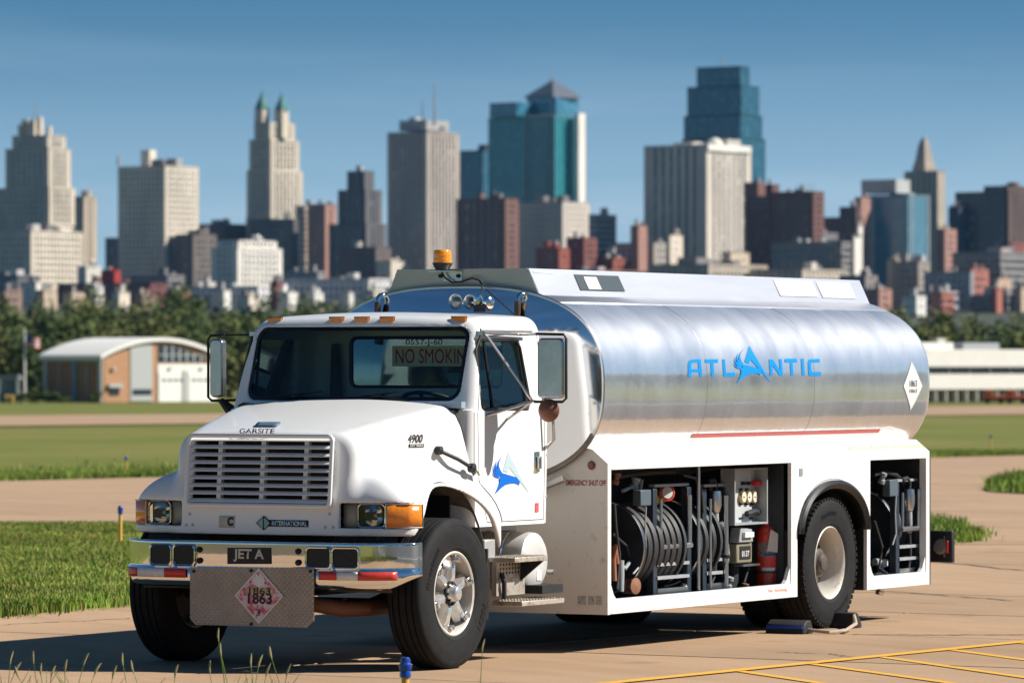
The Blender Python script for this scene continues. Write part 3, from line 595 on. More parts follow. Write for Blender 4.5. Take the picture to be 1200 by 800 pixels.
M_pyr = mat('slate_pyramid', (.10, .115, .14), .45)
def ex_town(root, P, m):
    c = (P(616, 400, 0)+P(690, 400, 0))/2
    ctr = P(648, 114, 34); ctr[2] = P(640, 135, 0)[2]
    MB().obox(ctr+UP*11*m, E1, E2, UP, 21*m, 23*m, 12*m).build('crown', GL['navy'], root, smooth=False)
    MB().lathe([(34*m, 0), (33.5*m, 2*m), (1.5*m, 21*m), (0, 22*m)], ctr+UP*22.5*m, (0, 0, 1), 4).build('pyramid_roof', M_pyr, root, smooth=False)
    mast(root, P, m, 645, 95, 84, .6)
    n1 = np.array([-math.sin(PHI), -math.cos(PHI), 0]); n2 = np.array([math.cos(PHI), -math.sin(PHI), 0])
    for (px) in (617, 623, 629, 635, 641, 647): MB().obox(P(px, 230, 0)+E2*((650-px)*m*math.tan(PHI))*0+n1*.2+UP*0+np.array([0, (650-px)*m*math.tan(PHI), 0]), E1, n1, UP, .55*m, .5, 96*m).build('facade_rib', wall((.34, .34, .33)), root, smooth=False)
    MB().obox(P(677, 190, 17)+n2*2, E2, n2, UP, 7*m, 2, 57*m).build('stone_bay', wall(WHT), root, smooth=False)
    MB().obox(P(598, 129, 24), E1, E2, UP, 20*m, 14*m, 8*m).build('side_crown', GL['navy'], root, smooth=False)
bld('pyramid_tower', 'teal glass tower with stone ribs and slate pyramid roof', 3720, (.10, .22, .22), 'glass', [(572, 650, 688, 135)], 'teal', extra=ex_town)
bld('stone_block', 'pale stone block in front of the teal glass tower', 3600, (.62, .55, .47), 'solid', [(606, 659, 692, 236)], bay=3.2)
bld('banded_block', 'small office block with horizontal bands by teal tower', 3500, (.38, .38, .37), 'band', [(690, 700, 723, 251)])
for k, (a, b, c, y, col_, lb) in enumerate(((628, 655, 668, 290, RED, 'low red brick block under the pale stone block'), (664, 684, 700, 278, (.24, .10, .08), 'square dark red block beside the pale stone block'), (700, 716, 734, 302, RED, 'low red brick block below the banded block'))):
    bld('brick_block', lb, 3200+20*k, col_, 'grid', [(a, b, c, y)])
bld('grey_block', 'mixed grey blocks before the striped concrete tower', 3250, (.44, .39, .34), 'grid', [(722, 766, 800, 284)])
bld('brick_block', 'small orange topped tower before the striped tower', 3230, PNK, 'solid', [(739, 748, 759, 264)])
bld('low_block', 'small cream block at the foot of striped concrete tower', 3150, CRM, 'solid', [(781, 785, 801, 275)])
bld('low_block', 'low tan block right below the striped concrete tower', 3140, TAN, 'solid', [(846, 856, 880, 295)])
def ex_com(root, P, m):
    MB().lathe([(9*m, 0), (8*m, 5*m), (4*m, 8.5*m), (0, 9.5*m)], P(838, 171, 25), (0, 0, 1), 16).build('roof_dome', wall(WHT), root)
    n2 = np.array([math.cos(PHI), -math.sin(PHI), 0]); MB().obox(P(828, 172.5, 0)+E2*(27*m/math.sin(PHI)*1.0)+n2*.6, E2, n2, UP, 27*m/math.sin(PHI), .8, 4*m).build('cornice_band', wall(WHT), root, smooth=False)
bld('striped_tower', 'tall cream concrete tower with vertical window stripes', 3480, (.72, .63, .53), 'strip', [(756, 828, 884, 169)], bay=6.2, flo=3.6, extra=ex_com)
bld('stepped_glass_tower', 'tallest stepped blue glass tower behind striped concrete tower', 3960, (.03, .085, .11), 'glass', [(801, 866, 899, 161), (803, 868, 895, 134), (807, 869, 891, 100), (818, 868, 879, 77)], 'navy', flo=4,
    extra=lambda root, P, m: mast(root, P, m, 847, 78, 66, .8))
def ex_br(root, P, m):
    MB().obox(P(885, 222, 10), E1, E2, UP, 9*m, 8*m, 8*m).build('lift_housing', wall(BRN), root, smooth=False)
    for px in (935, 941, 947, 953): mast(root, P, m, px, 226, 214, .4)
bld('brick_tower', 'dark brown brick tower beside striped concrete tower', 3330, BRN, 'grid', [(874, 905, 914, 216)], bay=3.5, extra=None)
bld('brick_tower', 'dark brown brick tower with lit edge and thin roof masts', 3300, BRN, 'grid', [(906, 953, 967, 224)], bay=3.5, extra=ex_br)
bld('grey_block', 'long grey low office block before brown brick towers', 3200, (.27, .25, .24), 'band', [(906, 986, 999, 283)])
bld('grey_block', 'grey roof block behind the long low office block', 3330, (.24, .22, .22), 'band', [(916, 955, 985, 272)])
bld('dark_block', 'dark stepped block between brown tower and blue glass block', 3500, (.12, .08, .075), 'grid', [(964, 1003, 1012, 254), (985, 1003, 1010, 242)])
bld('brick_tower', 'narrow brown tower touching the blue glass block', 3560, PNK, 'solid', [(1002, 1009, 1022, 231)])
bld('low_block', 'cream chimney-like block before the blue glass block', 3150, WHT, 'solid', [(999, 1001, 1012, 275), (1004, 1006, 1012, 264)])
def ex_blue(root, P, m):
    MB().obox(P(1038, 219, 26), E1, E2, UP, 24*m, 16*m, 8*m).build('penthouse', wall((.45, .45, .43)), root, smooth=False)
    n2 = np.array([math.cos(PHI), -math.sin(PHI), 0])
    for px in (1067, 1073, 1080, 1087): MB().obox(P(px, 270, 2*(px-1064)*m*1.3)+n2*.6, E2, n2, UP, .9*m, .6, 42*m).build('facade_rib', wall((.50, .52, .52)), root, smooth=False)
bld('blue_glass_block', 'pale blue glass block with white rooftop storey', 3560, (.14, .24, .29), 'glass', [(1014, 1064, 1090, 228)], 'sky', extra=ex_blue)
def ex_pl(root, P, m):
    MB().lathe([(19*m, 0), (17*m, 18*m), (13*m, 38*m), (11*m, 42*m), (7*m, 62*m), (3*m, 70*m), (0, 73*m)], P(1083, 232, 30), (0, 0, 1), 4).build('lantern_spire', wall((.36, .30, .24)), root, smooth=False)
bld('lantern_tower', 'brown deco tower rising to a tapered lantern spire', 3830, (.50, .42, .33), 'pier', [(1058, 1099, 1114, 262), (1062, 1099, 1109, 200)], bay=4.5, extra=ex_pl)
bld('brick_block', 'small block with pale top by the lantern tower', 3300, PNK, 'grid', [(1098, 1107, 1123, 268)])
bld('brick_tower', 'wide dark brown tower with raised centre at skyline end', 3690, (.17, .11, .09), 'strip', [(1123, 1182, 1240, 224), (1156, 1182, 1216, 217)], bay=4)
bld('dark_block', 'dark slab beside the wide brown tower', 3700, (.10, .10, .11), 'solid', [(1112, 1124, 1132, 242)])
LOW = [(1086, 1137, 1142, 318, (.36, .38, .40), 'grid', 'pale grey low block before the lantern tower', 3080), (1130, 1138, 1162, 315, (.42, .17, .13), 'grid', 'red brick low block with sunlit side', 3090), (1165, 1170, 1187, 325, (.55, .38, .28), 'solid', 'small orange lit block near the skyline end', 3080),
  (1048, 1076, 1092, 306, (.36, .31, .27), 'grid', 'brown low block under the blue glass block', 3120), (1015, 1030, 1047, 338, PNK, 'grid', 'small red block behind the tank rear', 3060), (1040, 1050, 1060, 303, TAN, 'solid', 'small tan block below the blue glass block', 3140), (1120, 1172, 1230, 295, (.30, .27, .25), 'band', 'dark long block below wide brown tower', 3160), (1180, 1186, 1240, 285, RED, 'band', 'red low block at the far skyline end', 3230), (985, 1014, 1030, 322, (.30, .27, .25), 'grid', 'grey low block above the tank rear', 3070), (1070, 1110, 1125, 341, (.42, .42, .43), 'band', 'low pale shed row before the red brick block', 3040), (1140, 1180, 1230, 345, (.18, .17, .17), 'band', 'low dark shed row at the skyline end', 3040),
  (-30, 20, 44, 322, (.18, .18, .19), 'band', 'dark low block at the skyline start', 3120), (24, 42, 52, 330, WHT, 'solid', 'small white block below pale stone block', 3060), (60, 176, 194, 331, (.20, .085, .075), 'grid', 'long dark red brick warehouse above the trees', 3080), (117, 134, 141, 316, (.42, .06, .05), 'solid', 'small bright red block above the warehouse', 3180), (176, 302, 322, 335, (.74, .73, .72), 'grid', 'long pale grey warehouse above the trees', 3060), (316, 325, 334, 330, (.30, .10, .09), 'solid', 'red brick stack block between two warehouses', 3050), (326, 432, 470, 326, (.68, .66, .64), 'grid', 'long grey warehouse behind the cab roof', 3070), (150, 196, 215, 322, (.26, .24, .24), 'band', 'grey low block behind the pale warehouse', 3200), (330, 372, 380, 318, GRY, 'band', 'grey low block beside the twin spire foot', 3220), (228, 240, 252, 330, CRM, 'solid', 'small cream block between the warehouses', 3100), (470, 560, 640, 322, (.25, .2, .18), 'grid', 'low brown block behind the truck beacon', 3100), (640, 700, 760, 316, (.28, .15, .12), 'grid', 'low red block row above the tank top', 3080), (760, 830, 905, 309, (.52, .44, .35), 'grid', 'low tan block row above the tank top', 3080), (880, 940, 1000, 315, (.55, .47, .38), 'grid', 'low cream row above the white tank panels', 3090),
  (232, 262, 290, 262, (.16, .10, .09), 'grid', 'distant dark red block behind the cream white block', 3850), (960, 985, 1010, 262, (.11, .10, .11), 'grid', 'distant dark block behind the brown towers', 3850), (680, 720, 760, 296, (.2, .18, .18), 'grid', 'grey block between teal and striped towers', 3300)]
for (a, b, c, y, cc, stl, lb, D) in LOW: bld('low_building', lb, D, cc, stl, [(a, b, c, y)], bay=4.5, flo=4.2)

INF = [('cream', (.80, .70, .57)), ('red brick', (.44, .17, .12)), ('brown', (.32, .22, .17)), ('tan', (.62, .49, .36)), ('white', (.85, .82, .76)), ('grey', (.45, .43, .41))]
xq = -8.; kq = 0
while xq < 1215:
    cn, cc = INF[rr_.choice((0, 0, 1, 2, 3, 3, 4, 5))]; wq = rr_.uniform(14, 32); yq = rr_.uniform(335, 347); xc_ = xq+wq*rr_.uniform(.4, .65); D = 2995+(kq % 4)*16
    if not 500 < xq < 990: o_ = bld('low_rise_block', 'small %s low-rise block at the foot of the skyline' % cn, D, cc, rr_.choice(('grid', 'solid', 'band')), [(xq, xc_, xq+wq, yq)], bay=4, flo=4); o_['group'] = '%s low-rise blocks below the towers' % cn
    xq += wq*rr_.uniform(1.1, 2.6); kq += 1

# ================================================================== THE FUEL TRUCK
truck = tag(empty('fuel_truck', (TO[0], TO[1], 0), math.atan2(FW[1], FW[0])), 'white conventional-cab aviation fuel truck with polished aluminium tank parked on the apron', 'truck')
M_paint = mat('white_paint', (.83, .83, .82), .32, alt=(.70, .67, .62), vs=3.2, det=9, vlo=.20, vhi=.42, coat=.5)
M_body = mat('white_body_paint', (.82, .815, .80), .42, alt=(.62, .56, .47), vs=7, det=10, vlo=.22, vhi=.36, coat=.15)
M_wallp = mat('weathered_white', (.70, .66, .60), .55, alt=(.46, .38, .30), vs=14, det=12, vlo=.22, vhi=.42)
M_chr = mat('chrome', (.80, .80, .80), .07, 1., bump=.02, bs=9); M_steel = mat('bright_steel', (.62, .62, .62), .28, 1., var=.1, vs=8)
M_rub = mat('tyre_rubber', (.0105, .0105, .011), .78, spec=.3, var=.35, vs=14, bump=.08, bs=60, alt=None); M_blk = mat('black_rubber', (.012, .012, .013), .55)
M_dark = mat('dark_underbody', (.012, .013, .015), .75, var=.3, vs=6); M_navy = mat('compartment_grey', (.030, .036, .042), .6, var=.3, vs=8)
M_amb = mat('amber_lens', (.80, .24, .015), .2, coat=.7, var=.15, vs=40); M_redl = mat('red_lens', (.50, .02, .02), .2, coat=.6)
M_redt = mat('red_tape', (.62, .045, .03), .35, var=.12, vs=30); M_wht = mat('white_tape', (.75, .74, .72), .4, var=.08, vs=30); M_ink = mat('black_ink', (.012, .012, .014), .6)
M_blue = mat('logo_blue', (.0, .145, .62), .4); M_cyan = mat('logo_bright_blue', (.0, .26, .78), .4); M_pale = mat('logo_pale', (.47, .60, .63), .4)
M_glass = glass('clear_glass', (.86, .92, .90)); M_hose = mat('hose_rubber', (.034, .034, .036), .6, var=.2, vs=20); M_grey = mat('panel_grey', (.33, .35, .36), .5, var=.1, vs=12)
M_int = mat('cab_interior', (.58, .70, .70), .8); M_seat = mat('seat_vinyl', (.02, .022, .024), .6); M_brass = mat('rust_brown', (.22, .09, .05), .55)
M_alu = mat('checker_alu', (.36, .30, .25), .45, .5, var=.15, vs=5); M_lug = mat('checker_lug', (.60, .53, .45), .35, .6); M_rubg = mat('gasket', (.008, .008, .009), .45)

# polished aluminium with streaks, haze and slow waves in the sheet
M_tank = bpy.data.materials.new('polished_aluminium'); M_tank.use_nodes = True; t = M_tank.node_tree; b = t.nodes['Principled BSDF']; oo = t.nodes['Material Output']
b.inputs['Metallic'].default_value = 1; b.inputs['Roughness'].default_value = .10; b.inputs['Base Color'].default_value = (.86, .86, .87, 1)
c2_ = N(t, 'ShaderNodeBsdfPrincipled'); c2_.inputs['Metallic'].default_value = 1; c2_.inputs['Roughness'].default_value = .46; c2_.inputs['Base Color'].default_value = (.95, .95, .96, 1)
tcn = N(t, 'ShaderNodeTexCoord'); m1 = N(t, 'ShaderNodeMapping'); m1.inputs['Scale'].default_value = (1.5, 1, 1.0); n1 = N(t, 'ShaderNodeTexNoise'); n1.inputs['Scale'].default_value = 2.2; n1.inputs['Detail'].default_value = 8
t.links.new(tcn.outputs['Object'], m1.inputs[0]); t.links.new(m1.outputs[0], n1.inputs[0])
mr = N(t, 'ShaderNodeMapRange'); mr.inputs[1].default_value = .3; mr.inputs[2].default_value = .72; mr.inputs[3].default_value = .36; mr.inputs[4].default_value = .60; t.links.new(n1.outputs[0], mr.inputs[0])
ms_ = N(t, 'ShaderNodeMixShader'); t.links.new(mr.outputs[0], ms_.inputs[0]); t.links.new(b.outputs[0], ms_.inputs[1]); t.links.new(c2_.outputs[0], ms_.inputs[2]); t.links.new(ms_.outputs[0], oo.inputs[0])
m2 = N(t, 'ShaderNodeMapping'); m2.inputs['Scale'].default_value = (1.0, .8, .6); n2 = N(t, 'ShaderNodeTexNoise'); n2.inputs['Scale'].default_value = 1.5; n2.inputs['Detail'].default_value = 5
bp = N(t, 'ShaderNodeBump'); bp.inputs['Strength'].default_value = .42; bp.inputs['Distance'].default_value = .03
t.links.new(tcn.outputs['Object'], m2.inputs[0]); t.links.new(m2.outputs[0], n2.inputs[0]); t.links.new(n2.outputs[0], bp.inputs['Height']); t.links.new(bp.outputs[0], b.inputs['Normal'])
M_head = mat('tank_head_aluminium', (.80, .80, .81), .09, 1., bump=.03, bs=2)

SX, SY = (-1, 0, 0), (0, 0, 1)      # lettering axes on the truck's left side
FX = (0, 1, 0)                       # lettering axis on the front
# ---------------- chassis
ch = MB()
for y in (-.43, .43): ch.box(-8.3, .70, y-.04, y+.04, .62, .88)
for x in (.5, -.9, -2.4, -4, -5.5, -7, -8.2): ch.box(x-.05, x+.05, -.388, .388, .66, .84)
ch.build('chassis_frame', M_dark, truck)
MB().tube([(0, -1, .50), (0, -.7, .5), (0, -.5, .42), (0, .5, .42), (0, .7, .5), (0, 1, .50)], .055, 10).build('front_axle', M_dark, truck)
ax = MB().tube([(-6.25, -.9, .52), (-6.25, .9, .52)], .08, 12); ax.lathe([(0, -.25), (.14, -.2), (.22, 0), (.14, .2), (0, .25)], (-6.25, 0, .52), (1, 0, 0), 18); ax.build('rear_axle', M_dark, truck)
MB().tube([(-.8, 0, .62), (-6.1, 0, .55)], .05, 10).build('drive_shaft', M_dark, truck)
eg = MB().box(-.4, .42, -.33, .33, .50, .95); eg.lathe([(0, -.3), (.17, -.28), (.19, 0), (.17, .28), (0, .3)], (-.7, 0, .72), (1, 0, 0), 16); eg.build('engine_block', M_dark, truck, bevel=.05)
p0 = tl(372, 708, x=.55); p1 = tl(400, 713, x=.45)
MB().tube([p0+(0, -.25, .02), p0, p1, p1+(-.12, .12, 0), p1+(-.5, .12, .0)], .055, 12).build('exhaust_pipe', M_brass, truck)
for y in (-.43, .43): MB().obox((-.1, y+(.1 if y > 0 else -.1), .60), (1, 0, 0), (0, 1, 0), (0, 0, 1), .6, .04, .03).build('leaf_spring', M_dark, truck)

# ---------------- bumper
def bump_path(n=40):
    P = []
    for i in range(n+1):
        s = -1+2*i/n; y = s*1.178; a = max(0, (abs(y)-.72)/.445); P.append((.82-.30*a**2.4-.015*(y/.72)**2*(a == 0)-.015*(a > 0), y, a))
    return P
bw = MB(); prof = [(-.05, .875), (-.006, .884), (.002, .880), (.0042, .874), (.0038, .862), (.002, .80), (-.001, .715), (-.004, .70), (.007, .69), (.005, .61), (-.012, .575), (-.06, .562)]
bpth = bump_path(48)
def bpt(u, v):
    x, y, a = bpth[round(u*48)]; d, z = prof[round(v*(len(prof)-1))]
    zz = z+(.0 if z > .7 else .07*max(0, a-.72)/.28*(.70-z)/.13); return (x+d*(1-.25*a), y*(1+d*.4*a), zz)
bumper = bw.grid(bpt, 48, len(prof)-1, flip=True).build('bumper', M_chr, truck, ang=60, solid=.006)
def bsurf(y, z, d=.004):
    a = max(0, (abs(y)-.72)/.445); return np.array([.82-.30*a**2.4-.015*(1 if a else (y/.72)**2)+d+.007, y, z])
def bplate(y0, y1, z0, z1, name, m, d=.004, r=0, n=8, t=.01):
    g = MB(); g.grid(lambda u, v: bsurf(y0+(y1-y0)*u, z0+(z1-z0)*v, d), n, 2); return g.build(name, m, bumper, solid=t)
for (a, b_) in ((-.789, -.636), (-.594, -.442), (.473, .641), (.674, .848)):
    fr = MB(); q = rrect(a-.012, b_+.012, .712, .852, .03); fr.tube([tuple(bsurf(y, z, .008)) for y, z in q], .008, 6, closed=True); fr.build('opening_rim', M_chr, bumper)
    q = rrect(a-.004, b_+.004, .720, .844, .025); g = MB(); ctr = bsurf((a+b_)/2, .782, .006); g.add([tuple(bsurf(y, z, .006)) for y, z in q], [tuple(range(len(q)))]); g.build('dark_opening_plate', M_ink, bumper, smooth=False)  # black plate on the chrome stands in for the opening's shaded depth
for k, (a, b_) in enumerate(((-1.13, -.93), (-.93, -.68), (-.68, -.50))): bplate(a, b_, .625, .688, 'reflective_tape', [M_redt, M_wht, M_redt][k], .011, t=.003)
for k, (a, b_) in enumerate(((.56, .70), (.70, .855), (.855, 1.075))): bplate(a, b_, .630, .688, 'reflective_tape', [M_redt, M_wht, M_redt][k], .011, t=.003)
for y in (-.395, .395):
    for z in (.822, .745): MB().lathe([(0, .02), (.014, .018), (.02, .008), (.022, 0)], tuple(bsurf(y, z, .0)), (1, 0, 0), 12).build('bolt', M_dark, bumper)
MB().prism([(0, 0), (.345, .006), (.345, .118), (0, .112)], (.822, -.165, .726), FX, SY, .008).build('sign_plate', M_ink, bumper, smooth=False)
text('sign_lettering', 'JET A', (.245, .088), (.8325, -.115, .744), FX, SY, mat('sign_silver', (.55, .53, .46), .4), bumper, .03)
# ---------------- checker plate and placard
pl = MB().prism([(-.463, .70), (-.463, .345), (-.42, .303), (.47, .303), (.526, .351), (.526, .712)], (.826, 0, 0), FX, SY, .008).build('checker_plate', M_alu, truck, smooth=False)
tr = MB(); k = 0
for i in range(49):
    for j in range(21):
        y = -.455+i*.0202; z = .312+j*.0195
        if y > .52 or z > .70+.012*(y+.46) or (y+.463 < .05 and z < .37-(y+.463)) or (.526-y < .06 and z < .37-(.526-y)): continue
        s = 1 if (i+j) % 2 else -1; U = np.array([0, .7071, .7071*s]); V = np.array([0, -.7071*s, .7071]); c = np.array([.834, y, z])
        tr.add([c+U*.0125, c+V*.0045, c-U*.0125, c-V*.0045, c+np.array([.006, 0, 0])], [(0, 1, 4), (1, 2, 4), (2, 3, 4), (3, 0, 4)])
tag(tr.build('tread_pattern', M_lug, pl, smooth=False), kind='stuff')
M_plac = mat('faded_placard', (.72, .62, .62), .6, alt=(.62, .10, .17), vs=22, det=10, vlo=.44, vhi=.56)
pc = (.095, .513)
MB().prism([(pc[0], pc[1]-.192), (pc[0]+.195, pc[1]), (pc[0], pc[1]+.192), (pc[0]-.195, pc[1])], (.8385, 0, 0), FX, SY, .003).build('placard', M_wht, pl, smooth=False)
MB().prism([(pc[0], pc[1]-.176), (pc[0]+.179, pc[1]), (pc[0], pc[1]+.176), (pc[0]-.179, pc[1])], (.8425, 0, 0), FX, SY, .001).build('placard_face', M_plac, pl, smooth=False)
MB().prism([(pc[0]-.10, pc[1]+.012), (pc[0]+.115, pc[1]+.012), (pc[0]+.115, pc[1]+.055), (pc[0]-.10, pc[1]+.055)], (.8445, 0, 0), FX, SY, .001).build('placard_band', mat('placard_ochre', (.52, .40, .22), .6, var=.3, vs=30), pl, smooth=False)
text('placard_lettering', '1863', (.19, .075), (.8470, pc[0]-.085, pc[1]-.055), FX, SY, M_ink, pl, .02); text('placard_lettering', '1863', (.17, .045), (.8472, pc[0]-.075, pc[1]+.012), FX, SY, M_ink, pl, .01)
text('placard_lettering', '3', (.03, .042), (.8470, pc[0]-.02, pc[1]-.135), FX, SY, M_ink, pl, .01)
fl = [(0, .0), (.04, .02), (.055, .055), (.04, .05), (.05, .085), (.028, .065), (.02, .11), (0, .075), (-.022, .10), (-.026, .06), (-.05, .08), (-.04, .045), (-.055, .05), (-.04, .02)]
MB().prism([(a+pc[0], b_+pc[1]+.06) for a, b_ in fl], (.8446, 0, 0), FX, SY, .001).build('placard_flame', M_wht, pl, smooth=False)
for (y, z) in ((-.43, .672), (.03, .685), (.50, .688), (.03, .318)): MB().lathe([(0, .012), (.009, .01), (.012, 0)], (.835, y, z), (1, 0, 0), 10).build('bolt', M_dark, pl)

# ---------------- hood with fenders
GY0, GY1, GZ0, GZ1 = -.555, .555, 1.145, 1.585
def hood_outer(x, y, z):
    ay = np.abs(y); tt = np.clip((x+.47)/1.17, -.2, 1.2)
    top = 1.855-.205*tt-.035*tt*tt-.05*(ay/.85)**2.5; wc_ = .955-.265*tt
    xf = .695-.06*np.clip((z-.93)/.65, 0, 1.2)-.03*(ay/.68)**2
    d = smax(smax(ay-wc_, z-top, .17), x-xf, .07)
    bul = np.sqrt((np.maximum(ay-.60, 0)/.55)**2+(np.maximum(z-1.0, 0)/(.40-.03*np.clip((x-.2)/.4, 0, 1)))**2)
    df = (bul-1)*.42
    xf2 = .640-.17*np.maximum(0, (ay-.70)/.45)**2.8-.20*np.maximum(0, (z-1.16)/.24)**1.6
    df = smax(df, (x-xf2)*.9, .06)
    d = smin(d, df, .10)
    return d
def hood_sdf(x, y, z):
    ay = np.abs(y); d0 = hood_outer(x, y, z); d = np.maximum(d0, -(d0+.032))
    d = smax(d, (-.47-.21*np.clip((1.70-z)/.6, 0, 1.2))-x, .018)              # rear edge
    d = smax(d, np.where(x > .2, .925, .70)-z, .014)
    arch = np.hypot(x+.09, (z-.60))-.65; arch = np.maximum(arch, .5-ay); d = smax(d, -arch, .03)
    gr = rr2(y, z, 0, (GZ0+GZ1)/2, (GY1-GY0)/2, (GZ1-GZ0)/2, .02); d = np.maximum(d, -np.maximum(gr, .4-x))
    hl = rr2(ay, z, .93, 1.066, .30, .086, .015); d = np.maximum(d, -np.maximum(hl, .43-x))
    return d
v, f = surfnet(hood_sdf, (-.80, -1.2, .66), (.78, 1.2, 1.93), .012)
hood = np_obj('hood', v, f, M_paint, truck, smooth=True)
hood.data.set_sharp_from_angle(angle=R(50))
def hood_x(y, z, x0=.9):               # outermost x at y,z
    xs = np.linspace(x0, -.4, 900); d = hood_outer(xs, np.full(900, y), np.full(900, z)); k = np.argmax(d < 0); return xs[k]
def hood_y(x, z):
    ys_ = np.linspace(1.3, .3, 900); d = hood_outer(np.full(900, x), ys_, np.full(900, z)); return ys_[np.argmax(d < 0)]
def hood_z(x, y):
    zs = np.linspace(2.0, 1.0, 900); d = hood_outer(np.full(900, x), np.full(900, y), zs); return zs[np.argmax(d < 0)]
wl = MB(); wl.box(.44, .50, -.92, .92, .79, .924).box(.27, .38, -1.0, 1.0, .95, 1.12).box(.30, .42, -.58, .58, 1.0, 1.50).box(-.46, -.44, -.88, .88, .75, 1.62); wl.build('radiator_support', M_dark, truck)
for s in (-1, 1):
    g = MB(); g.grid(lambda u, v, s=s: (-.09+.675*math.cos(R(-5+190*u)), s*(.50+.50*v), .60+.68*math.sin(R(-5+190*u))), 20, 1); g.build('wheel_well', mat('well_grey', (.07, .065, .06), .85, var=.3, vs=8), truck, solid=.006)
    MB().box(-.80, -.775, s*.78-.22, s*.78+.22, .30, .80).build('mud_flap', M_blk, truck)
# grille
gx = .655
grille = MB(); q = rrect(GY0-.02, GY1+.02, GZ0-.02, GZ1+.022, .035); grille.tube([(gx+.045-.04*(z-GZ0)/.44+.004, y, z) for y, z in q], .016, 8, closed=True)
grille = grille.build('grille', M_paint, truck)
MB().box(.44, .45, GY0, GY1, GZ0-.02, GZ1+.02).build('radiator_core', M_blk, grille)
for k in range(9):
    z = GZ0+.012+k*(GZ1-GZ0-.018)/8; x = gx+.03-.04*(z-GZ0)/.44
    MB().prism([(-.035, -.004), (.008, -.011), (.016, -.009), (.015, -.004), (-.004, .010), (-.035, .016)], (x, GY0-.008, z), (1, 0, 0), (0, 0, 1), -(GY1-GY0+.016)).build('slat', M_paint, grille)
for y in (-.345, .0, .345):
    MB().prism([(.66-.005, GZ0), (.66-.045, GZ1), (.66-.085, GZ1), (.66-.045, GZ0)], (0, y-.017, 0), (1, 0, 0), (0, 0, 1), -.034).build('bar', M_paint, grille)
# hood trim, badges, lettering
gl = [tuple(tl(282+41*0, 511, x=.62))]
xg = lambda y, z: hood_x(y, z)+.004
def front_text(name, s, y0, y1, z0, z1, m, bold=.02, shear=0):
    o = text(name, s, (y1-y0, z1-z0), (0, y0, z0), FX, SY, m, hood, bold, shear)
    for vv in o.data.vertices: vv.co.x = xg(vv.co.y, vv.co.z)
    return o
zt_ = hood_z(.60, -.05); o = text('lettering', 'GARSITE', (.285, .034), (0, -.20, zt_-.014), FX, SY, M_ink, hood, .01)
for vv in o.data.vertices: vv.co.x = hood_x(vv.co.y, min(vv.co.z, zt_-.002))+.010; vv.co.z += .006
def fplate(y0, y1, z0, z1, name, m, d=.003, t=.004):
    g = MB(); g.grid(lambda u, v: (hood_x(y0+(y1-y0)*u, z0+(z1-z0)*v)+d, y0+(y1-y0)*u, z0+(z1-z0)*v), 6, 3); return g.build(name, m, hood, solid=t)
fplate(.085, .40, .984, 1.030, 'name_badge', M_ink, .004); o = front_text('badge_lettering', 'INTERNATIONAL', .115, .390, .991, 1.023, M_steel, .015)
for vv in o.data.vertices: vv.co.x += .003
xb = hood_x(.05, 1.007)+.003
MB().prism([(.050, .957), (.112, 1.007), (.050, 1.057), (-.012, 1.007)], (xb, 0, 0), FX, SY, .006).build('badge_diamond', M_ink, hood, smooth=False)
MB().prism([(.040, .970), (.046, .975), (.046, 1.040), (.040, 1.044), (.000, 1.007)], (xb+.0065, 0, 0), FX, SY, .002).build('badge_facet', mat('badge_teal', (.20, .34, .34), .3, .6), hood, smooth=False)
MB().prism([(.056, .972), (.062, .970), (.100, 1.007), (.062, 1.044), (.056, 1.040)], (xb+.0065, 0, 0), FX, SY, .002).build('badge_facet', MATS['badge_teal'], hood, smooth=False)
fplate(-.315, -.185, .972, 1.053, 'number_plate', mat('plate_greyish', (.52, .52, .47), .6, var=.1, vs=30)); front_text('plate_lettering', 'C', -.245, -.195, .983, 1.045, M_ink, .05)
for vv in hood.children[-1].data.vertices: vv.co.x += .004
for (y, z) in ((-.56, 1.06), (-.585, .985), (-.535, .985), (.56, 1.075), (.53, .985), (.59, .985)): MB().lathe([(0, .006), (.009, .005), (.012, 0)], (hood_x(y, z), y, z), (1, 0, 0), 10).build('rivet', mat('rivet_grey', (.45, .45, .45), .5), hood)
hx, hy = .46, -.07; MB().grid(lambda u, v: (hx+.035-.07*v, hy-.09+.18*u, hood_z(hx+.035-.07*v, hy-.09+.18*u)+.004+.02*v), 5, 2).build('hood_scoop', mat('scoop_blue', (.10, .16, .22), .35), hood, solid=.01)
# side details
o = text('model_number', '4900', (.145, .060), (0, 0, 0), SX, SY, M_ink, hood, .03, .15)
for vv in o.data.vertices: vv.co.x += .075; vv.co.z += 1.555; vv.co.y = hood_y(vv.co.x, vv.co.z)+.004
g = MB(); g.grid(lambda u, v: (.06-.15*u, hood_y(.06-.15*u, 1.525+.022*v)+.003, 1.525+.022*v), 4, 1, flip=True); g.build('model_plate', M_ink, hood, solid=.003)
o = text('model_number', 'DT 466E', (.13, .014), (0, 0, 0), SX, SY, M_wht, hood, .01)
for vv in o.data.vertices: vv.co.x += .05; vv.co.z += 1.529; vv.co.y = hood_y(vv.co.x, vv.co.z)+.0075
lt = MB(); a = np.array([-.225, hood_y(-.225, 1.50)+.02, 1.50]); b2 = np.array([-.50, 1.03, 1.375]); lt.tube([a, (a+b2)/2+(0, .02, 0), b2], .014, 8)
lt.lathe([(0, -.03), (.03, -.02), (.03, .02), (0, .03)], tuple(a), (0, 1, 0), 12).lathe([(0, -.035), (.033, -.02), (.033, .02), (0, .03)], tuple(b2), (0, 1, 0), 12); lt.build('hood_latch', M_blk, hood)
MB().beam(b2, b2+(-.07, .0, -.055), .045, .02).build('latch_plate', M_chr, hood)
